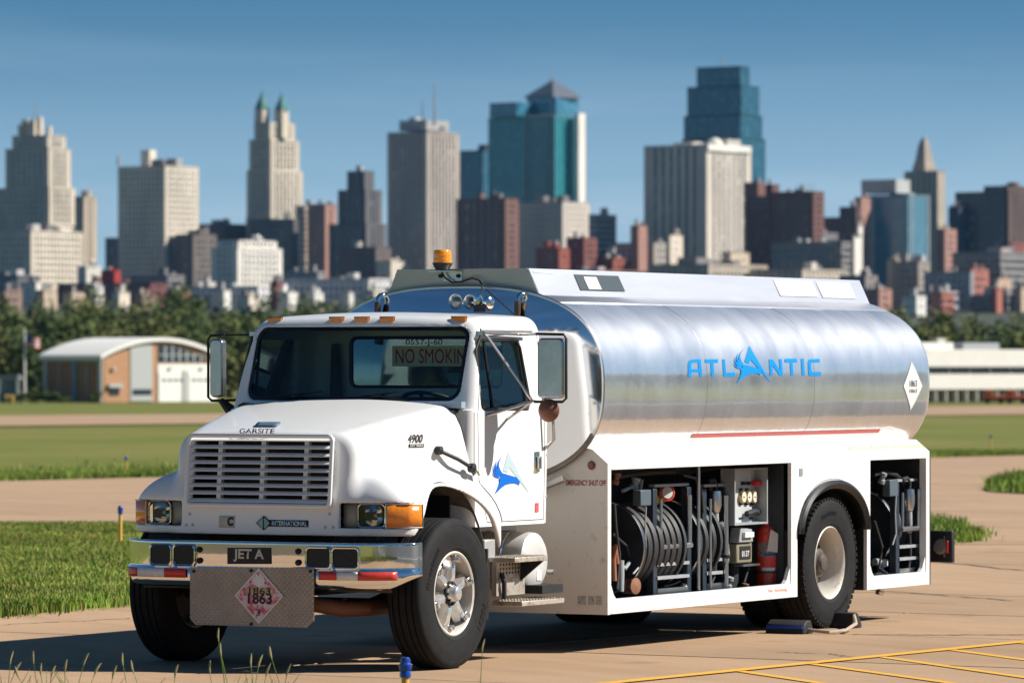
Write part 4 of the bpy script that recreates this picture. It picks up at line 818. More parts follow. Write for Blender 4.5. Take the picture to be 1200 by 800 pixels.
# headlights
M_lens = glass('lamp_glass', (.85, .88, .88))
for s in (-1, 1):
    hlm = empty('headlight'); hlm.parent = truck; hlm.location = (0, 0, 0)
    q = [(s*.632, .984), (s*.632, 1.148), (s*1.05, 1.148), (s*1.05, .984)]
    MB().box(.44, .46, min(s*.63, s*1.0), max(s*.63, s*1.0), .975, 1.155).build('housing', mat('bezel_grey', (.33, .32, .29), .45), hlm)
    bz = MB(); A_ = lambda y, d: (.622-.17*max(0, (abs(y)-.70)/.45)**2.8+d)
    bz.grid(lambda u, v: (A_(.632+(.745-.632)*u, -.012), s*(.632+(.745-.632)*u), .985+.162*v), 3, 1, flip=s < 0); bz.build('bezel', MATS['bezel_grey'], hlm, solid=.03)
    MB().lathe([(0, -.10), (.035, -.095), (.062, -.06), (.074, 0)], (.575, s*.85, 1.066), (1, 0, 0), 20).build('reflector_bowl', M_chr, hlm)
    MB().lathe([(0, .03), (.014, .025), (.016, 0), (.016, -.04)], (.525, s*.85, 1.066), (1, 0, 0), 12).build('bulb', mat('bulb_glass', (.6, .6, .55), .1, coat=.5), hlm)
    g = MB(); q = rrect(.752, .948, .988, 1.144, .03); lens = [(A_(y, -.004)+.008*(1-((y-.85)/.098)**2), s*y, z) for y, z in q]; g.add([(A_(.85, .012), s*.85, 1.066)]+lens, [(0, 1+i, 1+(i+1) % len(q)) if s > 0 else (0, 1+(i+1) % len(q), 1+i) for i in range(len(q))]); g.build('lens', M_lens, hlm)
    g = MB(); g.tube([(A_(y, .0), s*y, z) for y, z in q], .006, 6, closed=True); g.build('lens_rim', M_chr, hlm)
    def ts(u, v, s=s):
        y = .905+.195*min(1, u*1.3); x = hood_x(s*y, .985+.162*v) if y < 1.06 else 0
        ys2 = .962+.178*u; zz = .985+.162*v; xx = .640-.17*max(0, (ys2-.70)/.45)**2.8
        if u > .8: ys2 = .962+.178*.8+.042*(u-.8)/.2; xx = .640-.17*((.962+.1424-.70)/.45)**2.8-.10*(u-.8)/.2
        return (xx+.006, s*ys2, zz)
    MB().grid(ts, 14, 2, flip=s < 0).build('turn_signal', M_amb, hlm, solid=.03)
    g = MB(); g.tube([ts(u, v) for u, v in ((0, 0), (0, 1), (.5, 1), (.8, 1), (1, 1), (1, 0), (.8, 0), (.5, 0))], .005, 6, closed=True); g.build('signal_rim', M_steel, hlm)

# ---------------- cab
def cab_outer(x, y, z):
    ay = np.abs(y); hi = np.clip((z-1.80)/.62, 0, 1.3); wc_ = 1.0-.085*hi**1.2-.01*np.clip((1.4-z)/.4, 0, 1)
    xf = np.where(z > 1.78, -.505-.215*np.clip((z-1.78)/.62, 0, 1.4), -.47-.0*z)-.07*(ay/.9)**3
    top = 2.475-.035*(ay/.9)**2-.05*np.clip((x+1.1)/.4, 0, 1.2)**2
    d = smax(ay-wc_, z-top, .115); d = smax(d, x-xf, .07); d = smax(d, -1.73-x, .06); return np.maximum(d, .955-z)
def cab_sdf(x, y, z):
    ay = np.abs(y); d0 = cab_outer(x, y, z); d = np.maximum(d0, -(d0+.05))
    ws = rr2(y, z, 0, 2.105, .872, .262, .085); d = smax(d, -np.maximum(ws, -1.05-x), .012)
    sh_ = (z-1.776)/.5; sw_ = rr2(x-(.075-.15*0)*0, z, -1.06-.0*sh_, 2.027, .365, .25, .055); sw_ = np.maximum(sw_, (x+.69+.075*sh_)); sw_ = np.maximum(sw_, (-1.445+.07*sh_)-x)
    d = smax(d, -np.maximum(sw_, .7-ay), .012)
    rw_ = rr2(y, z, 0, 2.115, .64, .19, .06); d = np.maximum(d, -np.maximum(rw_, x+1.5))
    return d
v, f = surfnet(cab_sdf, (-1.82, -1.08, .90), (-.40, 1.08, 2.56), .0125)
c_ = v[f].mean(1); inn = cab_outer(*c_.T) < -.03                    # inner faces
dx0 = np.interp(c_[:, 2], [.97, 1.3, 1.75, 2.3], [-.80, -.66, -.64, -.80]); isdoor = (c_[:, 1] > .84) & ~inn & (c_[:, 0] < dx0) & (c_[:, 0] > -1.655) & (c_[:, 2] > .985) & (c_[:, 2] < 2.31)
def sub(mask, name, par):
    ff = f[mask]; u, inv = np.unique(ff, return_inverse=True); o = np_obj(name, v[u], inv.reshape(ff.shape), [M_paint, M_int], par, smooth=True, mi=inn[mask].astype(int)); o.data.set_sharp_from_angle(angle=R(50)); return o
cab = sub(~isdoor, 'cab', truck); door = sub(isdoor, 'door', truck)
def cab_y(x, z):
    q = np.linspace(1.1, .6, 700); dd = cab_outer(np.full(700, x), q, np.full(700, z)); return q[np.argmax(dd < 0)] if dd.min() < 0 else .90
def cab_x(y, z):
    q = np.linspace(-.3, -1.3, 900); dd = cab_outer(q, np.full(900, y), np.full(900, z)); return q[np.argmax(dd < 0)] if dd.min() < 0 else q[np.argmin(dd)]
sm = MB(); path = [(-.80, .985), (-.66, 1.3), (-.64, 1.75), (-.80, 2.30), (-1.2, 2.31), (-1.655, 2.31), (-1.655, 1.6), (-1.655, .985)]
pp = [];
for (a, b_) in zip(path, path[1:]+path[:1]):
    for i in range(8): pp.append((a[0]+(b_[0]-a[0])*i/8, a[1]+(b_[1]-a[1])*i/8))
sm.tube([(x, cab_y(x, z)-.001, z) for x, z in pp], .0035, 5, closed=True); sm.build('door_seam', M_ink, door)
for (xx, z0_, z1_) in ((-.60, 1.32, 1.76),): MB().tube([(xx, cab_y(xx, z)-.001, z) for z in np.linspace(z0_, z1_, 10)], .003, 5).build('cowl_seam', M_ink, cab)
MB().tube([(-.475-.21*max(0, min(1.2, (1.70-z)/.6)), max(hood_y(-.46, z), .9)+.002, z) for z in np.linspace(1.0, 1.78, 14)], .004, 5).build('hood_gap', M_ink, cab)
for z in (1.15, 1.45, 1.7): MB().lathe([(0, .006), (.01, .005), (.012, 0)], (-1.69, cab_y(-1.69, z), z), (0, 1, 0), 8).build('cab_bolt', mat('rivet_grey', (.45, .45, .45), .5), cab)
# glazing
q = rrect(-.872, .872, 1.845, 2.365, .085, 8)
gk = MB(); gk.tube([(cab_x(y, z)+.002, y, z) for y, z in q], .027, 8, closed=True); gk.build('windshield_gasket', M_rubg, cab)
g = MB(); g.grid(lambda u, v: (cab_x(-.88+1.76*u, 1.84+.53*v)-.02, -.88+1.76*u, 1.84+.53*v), 24, 8); g.build('windshield', M_glass, cab)
wpath = [(-.745, 2.272), (-1.375, 2.272), (-1.438, 1.782), (-.70, 1.782)]
g = MB(); g.grid(lambda u, v: ((-.68+(-.74+.68)*v)+((-1.445+(.07)*v)-(-.68-.06*v))*u, cab_y((-.68-.06*v)-.76*u+.13*u*v, 1.775+.505*v)-.025, 1.775+.505*v), 8, 6); g.build('side_window', M_glass, door)
def wring(par, s=1):
    P = []; ex_ = [(-.71, 1.80), (-.70, 1.85), (-.745, 2.20), (-.79, 2.27), (-1.33, 2.27), (-1.38, 2.22), (-1.435, 1.84), (-1.40, 1.782), (-.76, 1.782)]
    for (x, z) in ex_: P.append((x, s*(cab_y(x, z)-.004), z))
    MB().tube(P, .013, 6, closed=True).build('window_seal', M_rubg, par)
wring(door); wring(cab, -1)
MB().tube([(-.875, cab_y(-.9, 2.27)-.02, 2.27), (-.90, cab_y(-.9, 1.79)-.02, 1.79)], .012, 6).build('vent_bar', M_rubg, door); MB().box(-.91, -.875, .965, .975, 1.86, 1.89).build('vent_latch', M_ink, door)
MB().tube([(-.875, -cab_y(-.9, 2.27)+.02, 2.27), (-.90, -cab_y(-.9, 1.79)+.02, 1.79)], .012, 6).build('vent_bar', M_rubg, cab)
g = MB(); g.grid(lambda u, v: ((-.68-.06*v)-.765*u+.13*u*v, -(cab_y((-.68-.06*v)-.76*u+.13*u*v, 1.775+.505*v)-.025), 1.775+.505*v), 8, 6, flip=True); g.build('passenger_window', M_glass, cab)
q = rrect(-.64, .64, 1.925, 2.305, .06); MB().tube([(-1.71, y, z) for y, z in q], .022, 8, closed=True).build('rear_window_gasket', M_rubg, cab)
MB().box(-1.712, -1.708, -.63, .63, 1.93, 2.30).build('rear_window', glass('tinted_glass', (.42, .52, .52)), cab)
y0 = tl(458, 420, x=-1.66)[1]; MB().prism([(y0, 2.085), (y0+.72, 2.085), (y0+.72, 2.235), (y0, 2.235)], (-1.685, 0, 0), FX, SY, .004).build('warning_sign', mat('sign_cream', (.85, .82, .72), .6), cab, smooth=False)
text('warning_lettering', 'NO SMOKING', (.66, .105), (-1.679, y0+.03, 2.108), FX, SY, mat('sign_red', (.45, .02, .03), .6), cab, .0)
q0 = tl(472, 409.5, x=-.66); text('unit_number', '0557-J-60', (.30, .052), (-.70, q0[1], q0[2]+.022), FX, SY, M_ink, cab, .012)
for vv in cab.children[-1].data.vertices: vv.co.x = cab_x(vv.co.y, vv.co.z)-.012
# interior
MB().box(-1.66, -.55, -.93, .93, .97, 1.0).build('cab_floor', M_dark, cab)
g = MB().prism([(-.60, 1.30), (-.53, 1.81), (-.62, 1.835), (-.86, 1.80), (-.92, 1.60), (-.90, 1.30)], (0, .92, 0), (1, 0, 0), (0, 0, 1), 1.84); g.build('dashboard', M_seat, cab, bevel=.03)
for y in (-.5, .46):
    sc = empty('seat'); sc.parent = cab
    MB().box(-1.55, -1.08, y-.25, y+.25, 1.28, 1.46).build('cushion', M_seat, sc, bevel=.05); MB().prism([(-1.52, 1.42), (-1.62, 1.83), (-1.52, 1.86), (-1.40, 1.46)], (0, y+.23, 0), (1, 0, 0), (0, 0, 1), .46).build('backrest', M_seat, sc, bevel=.04)
sw = MB(); c0 = np.array([-.98, .46, 1.80]); n0 = np.array([-.42, 0, .9]); n0 /= np.linalg.norm(n0); u0 = np.array([0, 1., 0]); v0 = np.cross(n0, u0)
sw.tube([c0+.235*(math.cos(t_)*u0+math.sin(t_)*v0) for t_ in np.linspace(0, 2*math.pi, 32, endpoint=False)], .015, 8, closed=True)
for t_ in (0.5, math.pi-.5, -math.pi/2): sw.tube([c0-n0*.04, c0+.235*(math.cos(t_)*u0+math.sin(t_)*v0)], .012, 6)
sw.tube([c0-n0*.04, c0-n0*.45], .03, 8); sw.build('steering_wheel', M_seat, cab)
MB().tube([(-1.62, -.72, 2.25), (-1.60, -.70, 1.9), (-1.58, -.66, 1.5)], [.03, .05, .06], 8).build('seat_belt', M_seat, cab)
# roof lights, drip rail, wipers, handles
for y in (-.745, -.20, .008, .215, .765):
    x = cab_x(y, 2.415); ml = MB().prism([(y-.053, 2.392), (y+.053, 2.392), (y+.060, 2.434), (y-.060, 2.434)], (x-.012, 0, 0), FX, SY, .03).build('marker_light', M_amb, cab, bevel=.005)
    q = [(y-.056, 2.389), (y+.056, 2.389), (y+.063, 2.437), (y-.063, 2.437)]; MB().tube([(x+.004, a, b_) for a, b_ in q], .004, 5, closed=True).build('light_rim', M_ink, cab)
for s in (-1, 1): MB().tube([(x, s*(cab_y(x, 2.345)+.008), 2.345) for x in np.linspace(-.82, -1.60, 10)], .010, 6).build('drip_rail', M_paint, cab)
def wp_pt(y, z, d=.02): return np.array([cab_x(y, z)+d, y, z])
for (ya, yb, yc) in ((-.10, -.42, -.72), (.52, .26, .02)):
    wpz = MB(); wpz.tube([wp_pt(ya, 1.835, .03), wp_pt(yb, 1.885, .035)], .009, 6); wpz.tube([wp_pt(ya-.1, 1.905, .018), wp_pt((ya+yc)/2, 1.885, .02), wp_pt(yc, 1.86, .018)], .007, 6); wpz.build('wiper', M_ink, cab)
MB().obox((-.505, .83, 1.815), (0, 1, 0), (0, 0, 1), (1, 0, 0), .13, .022, .03).build('cowl_vent', mat('cowl_blue', (.30, .38, .46), .4), cab)
x, z = -.505, 1.545; yy = cab_y(x, z); MB().box(-.565, -.455, yy-.005, yy+.028, 1.512, 1.572).build('side_marker_light', M_amb, cab, bevel=.012); MB().box(-.56, -.455, yy-.005, yy+.006, 1.592, 1.613).build('side_vent', mat('vent_grey', (.22, .21, .21), .5), cab)
hd = MB(); yy = cab_y(-1.52, 1.39); hd.box(-1.565, -1.49, yy-.01, yy+.012, 1.325, 1.475); hd.build('door_handle', M_chr, door, bevel=.008); MB().box(-1.55, -1.51, yy+.014, yy+.035, 1.35, 1.44).build('handle_lever', M_steel, door, bevel=.006)
yy = cab_y(-1.62, 1.6); MB().tube([(-1.635, yy, 1.86), (-1.635, yy+.075, 1.80), (-1.66, yy+.075, 1.56), (-1.675, yy, 1.50)], .012, 8).build('grab_handle', M_chr, cab)
yy = cab_y(-1.50, 1.05); MB().obox((-1.545, yy+.003, 1.073), (1, 0, 0), (0, 0, 1), (0, -1, 0), .026, .032, .003).build('inspection_sticker', mat('sticker_red', (.60, .12, .12), .5, var=.4, vs=60), door)
# eagle-and-peak emblem, outlines in photo units
PEAK = [(586, 90), (740, 352), (597, 188), (582, 218), (553, 205)]
BODY = [(538, 240), (530, 226), (548, 222), (566, 226), (600, 236), (640, 246), (660, 262), (668, 280), (664, 299), (652, 288), (630, 284), (600, 286), (572, 294), (545, 312), (497, 355), (512, 325), (524, 296), (528, 275), (524, 258)]
def feather(a, b, c, w0):
    P = [np.array(a)*(1-t_)**2+np.array(b)*2*t_*(1-t_)+np.array(c)*t_*t_ for t_ in np.linspace(0, 1, 9)]; L, R_ = [], []
    for i, p in enumerate(P):
        d = P[min(i+1, 8)]-P[max(i-1, 0)]; d = d/np.linalg.norm(d); n = np.array([-d[1], d[0]]); wd = w0*(1-.85*(i/8)**2)*(.55+.45*math.sin(math.pi*min(1, .25+i/8))); L.append(p+n*wd); R_.append(p-n*wd)
    return [tuple(p) for p in L+R_[::-1]]
FEA = [feather((541, 226), (488, 170), (545, 115), 8), feather((534, 229), (478, 190), (508, 143), 8), feather((529, 236), (472, 215), (487, 168), 7.5), feather((527, 246), (480, 245), (477, 204), 7)]
def decal(name, polys, fn, m, par, cuts=0, d=.0):
    bm = bmesh.new()
    for po in polys:
        vs = [bm.verts.new((x, -y, 0)) for x, y in po]; bm.faces.new(vs)
    bmesh.ops.triangulate(bm, faces=bm.faces[:])
    for _ in range(cuts):
        es = [e for e in bm.edges if e.calc_length() > 22]
        if not es: break
        bmesh.ops.subdivide_edges(bm, edges=es, cuts=1); bmesh.ops.triangulate(bm, faces=bm.faces[:])
    for v_ in bm.verts: v_.co = Vector(fn(v_.co.x, -v_.co.y))
    me = bpy.data.meshes.new(name); bm.normal_update(); bm.to_mesh(me); bm.free(); me.update(); return link(name, me, m, par)
def ondoor(X, Y):
    q = tl(480+(575+(X-586)*.845)/5, 440+(448+(Y-90)*.93)/5, y=1.0); return (q[0], cab_y(q[0], q[2])+.003, q[2])
def ondoor2(X, Y):
    a = ondoor(X, Y); return (a[0], a[1]+.003, a[2])
decal('emblem_peak', [PEAK], ondoor, M_pale, door, 4); decal('emblem_bird', [BODY]+FEA, ondoor2, M_blue, door, 4)

# ---------------- mirrors
for s in (1, -1):
    mr_ = empty('mirror'); mr_.parent = truck; mp = truck
    yo, wd = (1.28, .205) if s > 0 else (1.322, .105); xm = -1.04
    MB().prism(rrect(yo, yo+wd, 1.86, 2.285, .035), (xm-.035, 0, 0), (0, s, 0), (0, 0, 1), .07*s).build('mirror_head', M_steel, mr_, bevel=.012)
    MB().prism(rrect(yo+.012, yo+wd-.012, 1.875, 2.27, .03), (xm-.0365, 0, 0), (0, s, 0), (0, 0, 1), -.002*s).build('mirror_glass', M_chr, mr_)
    MB().tube([(xm+.02, s*(yo-.015), 2.315), (xm+.02, s*(yo+wd), 2.31), (xm+.02, s*(yo+wd+.02), 2.28), (xm+.02, s*(yo+wd+.02), 1.86), (xm+.02, s*(yo+wd-.01), 1.835), (xm+.02, s*(yo-.03), 1.835)], .010, 8).build('mirror_loop', M_ink, mr_)
    cd = np.array([xm+.02, s*(yo+.085), 1.775])
    if s < 0: MB().tube([(xm+.02, s*(yo+.02), 1.84), (xm, s*(yo-.06), 1.76), (-1.0, s*1.18, 1.70), (-.95, s*1.0, 1.70)], [.022, .045, .05, .03], 8).build('mirror_bracket', M_ink, mr_)
    else: MB().lathe([(0, .055), (.03, .05), (.06, .03), (.083, 0), (.080, -.012), (0, -.012)], cd, (1, 0, 0), 24).build('convex_mirror', M_brass, mr_); MB().tube([cd+(.0, 0, .0), cd+(.0, 0, .06)], .012, 6).build('mirror_stem', M_steel, mr_)
    am = MB(); ra = .011 if s > 0 else .007; j = np.array([-1.05, s*1.22, 1.84])
    am.tube([(-.77, s*(cab_y(-.77, 1.737)), 1.737), j], .011, 8).tube([(-1.08, s*cab_y(-1.08, 1.71), 1.71), j], .011, 8).tube([j, (xm+.02, s*yo, 1.835)], .010, 8)
    am.tube([(-.80, s*(cab_y(-.9, 2.30)+.03), 2.322), (-1.1, s*(cab_y(-1.1, 2.30)+.055), 2.318), (xm+.02, s*(yo-.02), 2.315)] if s < 0 else [(-.80, cab_y(-.9, 2.30)+.03, 2.322), (-1.45, cab_y(-1.4, 2.30)+.035, 2.312)], ra, 8)
    am.tube([(-.84, s*(cab_y(-.84, 2.29)+.03), 2.30), j], .011, 8)
    if s > 0: am.tube([(-1.3, cab_y(-1.3, 2.3)+.035, 2.313), (xm+.02, yo, 2.315)], .010, 8)
    am.build('mirror_arm', M_steel if s > 0 else M_ink, mr_)
    MB().box(-.83, -.79, min(s*.90, s*.96), max(s*.90, s*.96), 2.305, 2.335).build('arm_bracket', M_steel, mr_)

# ---------------- air horns on the roof
hn = empty('air_horns'); hn.parent = truck
for (px, py, r) in ((534, 353.5, .052), (551, 354, .050)):
    c = tl(px, py, x=-1.22); MB().lathe([(.008, -.22), (.012, -.12), (.02, -.06), (.034, -.02), (r, 0), (r+.004, .004), (r-.006, -.002), (.03, -.03), (.012, -.08), (0, -.09)], c, (1, 0, 0), 24).build('horn_bell', M_steel, hn)
c = tl(572, 354, x=-1.25); MB().lathe([(0, -.03), (.035, -.028), (.047, -.01), (.047, .02), (.03, .035), (0, .04)], c, (.2, 1, 0), 20).build('horn_diaphragm', M_chr, hn); MB().tube([c, c+(0, -.14, 0)], .012, 8).build('horn_manifold', M_chr, hn)
c2 = tl(560, 349, x=-1.25); MB().lathe([(0, .03), (.03, .02), (.035, 0), (.03, -.05)], c2, (0, 0, 1), 14).build('horn_valve', M_chr, hn); MB().obox((c+c2)/2-(0, 0, .06), (1, 0, 0), (0, 1, 0), (0, 0, 1), .05, .05, .025).build('horn_mount', M_ink, hn)

# ---------------- tank
TA, TB, TN, TZ = 1.19, .72, 2.6, 1.945; XF, XR = -2.20, -8.16
def tank_y(z): return TA*max(0., 1-min(1, abs(z-TZ)/TB)**TN)**(1/TN)
def tank_z(y): return TZ+TB*max(0., 1-min(1, abs(y)/TA)**TN)**(1/TN)
th = np.linspace(0, 2*math.pi, 4001); sgp = lambda c, e: np.sign(c)*np.abs(c)**e
oy, oz = TA*sgp(np.cos(th), 2/TN), TZ+TB*sgp(np.sin(th), 2/TN); sl_ = np.concatenate([[0], np.cumsum(np.hypot(np.diff(oy), np.diff(oz)))]); NT = 120
tt = np.linspace(0, sl_[-1], NT, endpoint=False); OUT = np.stack([np.interp(tt, sl_, oy), np.interp(tt, sl_, oz)], 1)
def ring_obj(stations, name, m, par, cap=None):
    g = MB(); k = len(stations); vs = []
    for (x, s) in stations: vs += [(x, y*s, TZ+(z-TZ)*s) for y, z in OUT]
    fs = [(i*NT+j, (i+1)*NT+j, (i+1)*NT+(j+1) % NT, i*NT+(j+1) % NT) for i in range(k-1) for j in range(NT)]
    if cap: fs.append(tuple((k-1)*NT+j for j in range(NT))[::cap])
    return g.add(vs, fs).build(name, m, par, ang=50)
rear = [(XR-.16*math.sin(a), 1-(1-math.cos(a))*.13) for a in np.linspace(0, math.pi/2, 8)]
tank = ring_obj([(XF-.002, 1.0)]+[(XF+(XR-XF)*i/30, 1.0) for i in range(1, 31)], 'tank', M_tank, truck)
ring_obj([(XR, 1.0)]+[(a, b_) for a, b_ in rear[1:]]+[(XR-.18, .8), (XR-.22, .5), (XR-.24, .02)], 'rear_head', M_tank, tank, -1)
ring_obj([(XF+.005+.10*(1-s*s), s) for s in (1, .97, .93, .85, .7, .5, .3, .02)][::-1], 'front_head', M_head, tank, None)
MB().tube([(XF-.005, y*1.004, TZ+(z-TZ)*1.004) for y, z in OUT], .013, 6, closed=True).build('head_flange', M_steel, tank)
for x in (-3.95, -5.9): MB().tube([(x, y*.9985, TZ+(z-TZ)*.9985) for y, z in OUT], .0035, 5, closed=True).build('weld_seam', mat('weld', (.55, .55, .56), .3, 1.), tank)
def ontank(px, py, d=.003):
    y = 1.18
    for _ in range(8): q = tl(px, py, y=y); y = tank_y(q[2])
    zz = q[2]; ny = (abs(y)/TA)**(TN-1)/TA; nz2 = math.copysign((abs(zz-TZ)/TB)**(TN-1)/TB, zz-TZ); L = math.hypot(ny, nz2); return (q[0], y+d*ny/L, zz+d*nz2/L)
LET = [[(157, 310), (157, 215), (165, 195), (185, 186), (245, 184), (247, 206), (190, 208), (179, 220), (179, 310)], [(179, 255), (234, 253), (235.5, 274), (179, 276)], [(226.5, 207), (247, 206), (257, 306), (237, 307)],
       [(275, 186), (367, 184), (367, 208), (335, 209), (340, 305), (321, 306), (315, 210), (276, 211)], [(397, 185), (416, 185), (424, 280), (487, 277), (487, 305), (406, 306)],
       [(725, 186), (752, 186), (803, 262), (795, 184), (815, 183), (824, 298), (800, 299), (748, 225), (753, 298), (733, 299)], [(835, 182), (920, 180), (925, 205), (892, 206), (898, 298), (880, 299), (872, 207), (837, 208)], [(950, 181), (970, 181), (978, 298), (958, 299)],
       [(1000, 205), (1008, 186), (1080, 181), (1083, 206), (1025, 208), (1021, 215), (1024, 268), (1030, 275), (1090, 274), (1092, 299), (1015, 301), (1003, 290)]]
zl = lambda X, Y: ontank(780+X/6, 390+Y/6); zl2 = lambda X, Y: ontank(780+X/6, 390+Y/6, .006)
for grp in ((0, 1, 2), (3,), (4,), (5,), (6,), (7,), (8,)): decal('letter', [LET[i] for i in grp], zl, M_cyan, tank, 5)
decal('emblem_peak', [PEAK], zl, M_cyan, tank, 5); decal('emblem_bird', [BODY]+FEA, zl2, M_cyan, tank, 5)
MB().grid(lambda u, v: (-3.874-(7.385-3.874)*u, tank_y(1.543+.028*v)+.003, 1.543+.028*v), 30, 2, flip=True).build('red_stripe', M_redt, tank)
dc = (-7.84, 1.925)
def ond(X, Y, d=.004): x = dc[0]-X; z = dc[1]-Y; return (x, tank_y(z)+d, z)
MB().grid(lambda u, v: ond(.0965*2*(u-v)/1.0*1.0, .20*(u+v-1)), 10, 10, flip=True).build('tank_placard', M_wht, tank)
o = text('placard_lettering', '1863', (.15, .052), (0, 0, 0), SX, SY, M_ink, tank, .0)
for vv in o.data.vertices: vv.co.x += dc[0]+.075; vv.co.z += dc[1]-.005; vv.co.y = tank_y(vv.co.z)+.008
o = text('placard_lettering', '1863', (.15, .03), (0, 0, 0), SX, SY, M_ink, tank, .0)
for vv in o.data.vertices: vv.co.x += dc[0]+.075; vv.co.z += dc[1]-.055; vv.co.y = tank_y(vv.co.z)+.008
# ---------------- rollover coaming on top of the tank
M_brsh = mat('brushed_aluminium', (.80, .80, .82), .36, .85, var=.05, vs=3, stretch=(.4, 1, 3)); M_cfront = mat('shaded_coaming_front', (.46, .46, .40), .5, .5)  # front plate: aluminium with its olive-grey shade put into the colour
com = MB(); s_out = []
for s in (-1, 1):
    com.prism([(s*.53, 2.806), (s*.545, 2.806), (s*.645, tank_z(.63)-.01), (s*.625, tank_z(.63)-.01)], (-2.27, 0, 0), FX, SY, -5.93)
com = com.build('coaming', M_brsh, truck)
fpoly = [(-.56, 2.806), (.53, 2.806)]+[(y, tank_z(y)-.01) for y in np.linspace(.645, -.645, 17)]
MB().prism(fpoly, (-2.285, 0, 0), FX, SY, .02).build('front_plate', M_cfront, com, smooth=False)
rp_ = [(-.545, 2.806), (.545, 2.806)]+[(y, tank_z(y)-.01) for y in np.linspace(.645, -.645, 9)]; MB().prism(rp_, (-8.21, 0, 0), FX, SY, .012).build('rear_plate', M_brsh, com, smooth=False)
MB().box(-8.19, -2.29, -.52, .52, 2.70, 2.71).build('top_deck', M_brsh, com)
for s in (-1, 1): MB().grid(lambda u, v, s=s: (-2.22-5.97*u, s*(.64+.17*v), tank_z(.64+.17*v)+.006-.004*v), 4, 5, flip=s > 0).build('base_flange', M_brsh, com, solid=.004)
MB().tube([(-2.262, y, tank_z(y)+.004) for y in np.linspace(-.66, .66, 17)], .01, 6).build('weld_bead', mat('weld', (.5, .5, .5), .3, 1.), com)
def cside(x0, x1, z0, z1, name, m, d=.004, par=None):
    yy = lambda z: .545+(2.806-z)/(2.806-tank_z(.63))*.10+d; MB().add([(x0, yy(z0), z0), (x1, yy(z0), z0), (x1, yy(z1), z1), (x0, yy(z1), z1)], [(0, 1, 2, 3)]).build(name, m, par or com, smooth=False, solid=.002)
cside(-2.955, -3.69, 2.655, 2.772, 'dark_panel', mat('panel_slate', (.06, .075, .085), .4), .004); cside(-3.09, -3.30, 2.664, 2.757, 'torn_sticker', M_wht, .008)
cside(-6.48, -7.22, 2.655, 2.785, 'white_panel', M_wht); cside(-7.30, -7.96, 2.65, 2.78, 'white_panel', M_wht); cside(-2.32, -2.62, 2.775, 2.79, 'small_label', M_wht)
for (px, s) in ((605, 1), (441, -1)):
    y = tl(px, 340, x=-2.1)[1]; MB().tube([(-2.12, y, 2.25), (-2.12, y, 2.565)], .024, 12).build('vent_pipe', mat('rusty_pipe', (.10, .065, .045), .5, .3, var=.4, vs=12), truck)
    MB().tube([(-2.12, y, 2.56), (-2.125, y, 2.59), (-2.145, y+.01, 2.61), (-2.18, y+.02, 2.618), (-2.27, y+.03, 2.615)], .021, 12).build('pipe_elbow', M_chr, truck)
# beacon
bc = tl(518.5, 309, x=-2.21); be = empty('beacon'); be.parent = truck
MB().lathe([(0, -.045), (.050, -.045), (.064, -.020), (.074, -.004), (.074, .006), (0, .006)], bc, (0, 0, 1), 28).build('beacon_base', M_blk, be)
M_orl = bpy.data.materials.new('orange_lens'); M_orl.use_nodes = True; b = M_orl.node_tree.nodes['Principled BSDF']; b.inputs['Base Color'].default_value = (.95, .33, .01, 1); b.inputs['Roughness'].default_value = .15; b.inputs['Subsurface Weight'].default_value = .6; b.inputs['Subsurface Radius'].default_value = (.06, .03, .01); b.inputs['Coat Weight'].default_value = .6
MB().lathe([(.070, .006), (.069, .03), (.071, .033), (.068, .036), (.067, .06), (.069, .063), (.066, .066), (.064, .092), (.056, .102), (0, .104)], bc, (0, 0, 1), 28).build('beacon_lens', M_orl, be)
br = MB().box(bc[0]-.08, bc[0]+.06, bc[1]-.09, bc[1]+.14, bc[2]-.062, bc[2]-.052).box(-2.268, -2.256, bc[1]-.02, bc[1]+.14, bc[2]-.13, bc[2]-.052); br.build('beacon_bracket', M_steel, be)
for dy in (-.04, .11): MB().lathe([(0, .016), (.014, .014), (.016, 0)], (-2.255, bc[1]+dy, bc[2]-.09), (1, 0, 0), 10).build('bracket_bolt', M_dark, be)
cpx = [(517, 317), (521, 325), (530, 331), (541, 330), (553, 326), (561, 328), (565, 333), (565, 341), (563, 350)]; MB().tube([tl(a, b_, x=-2.22+(i > 6)*.35*(i-6)/2) for i, (a, b_) in enumerate(cpx)], .007, 6).build('beacon_cable', M_ink, be)

# ---------------- service body under the tank
YB = 1.22; Z0, Z1 = .277, 1.378; X0, X1 = -2.225, -8.13
body = empty('service_body'); body.parent = truck
fw = [(-YB, Z0), (YB, Z0), (YB, Z1), (1.096, 1.478)]+[(y, max(1.20, 2*TZ-tank_z(y)-.0)+.01) for y in np.linspace(1.03, -1.03, 25)]+[(-1.096, 1.478), (-YB, Z1)]
MB().prism(fw, (X0-.03, 0, 0), FX, SY, .03).build('front_wall', M_wallp, body, smooth=False)
def bx(a, b_, c, d, e, f_, name, m, bev=.004): return MB().box(min(a, b_), max(a, b_), c, d, e, f_).build(name, m, body, bevel=bev)
bx(-2.287, X0-.031, 1.155, YB-.002, Z0, Z1-.002, 'corner_post', M_body); bx(-5.40, -2.288, 1.16, YB-.001, Z0+.001, .386, 'sill', M_body); bx(-5.40, -2.288, 1.15, YB-.001, 1.330, Z1-.003, 'header', M_body)
bx(-8.06, -6.92, 1.16, YB-.001, Z0+.001, .386, 'sill', M_body); bx(-8.06, -6.92, 1.15, YB-.001, 1.325, Z1-.003, 'header', M_body); bx(-8.13, -8.061, 1.155, YB-.002, Z0, Z1-.002, 'corner_post', M_body)
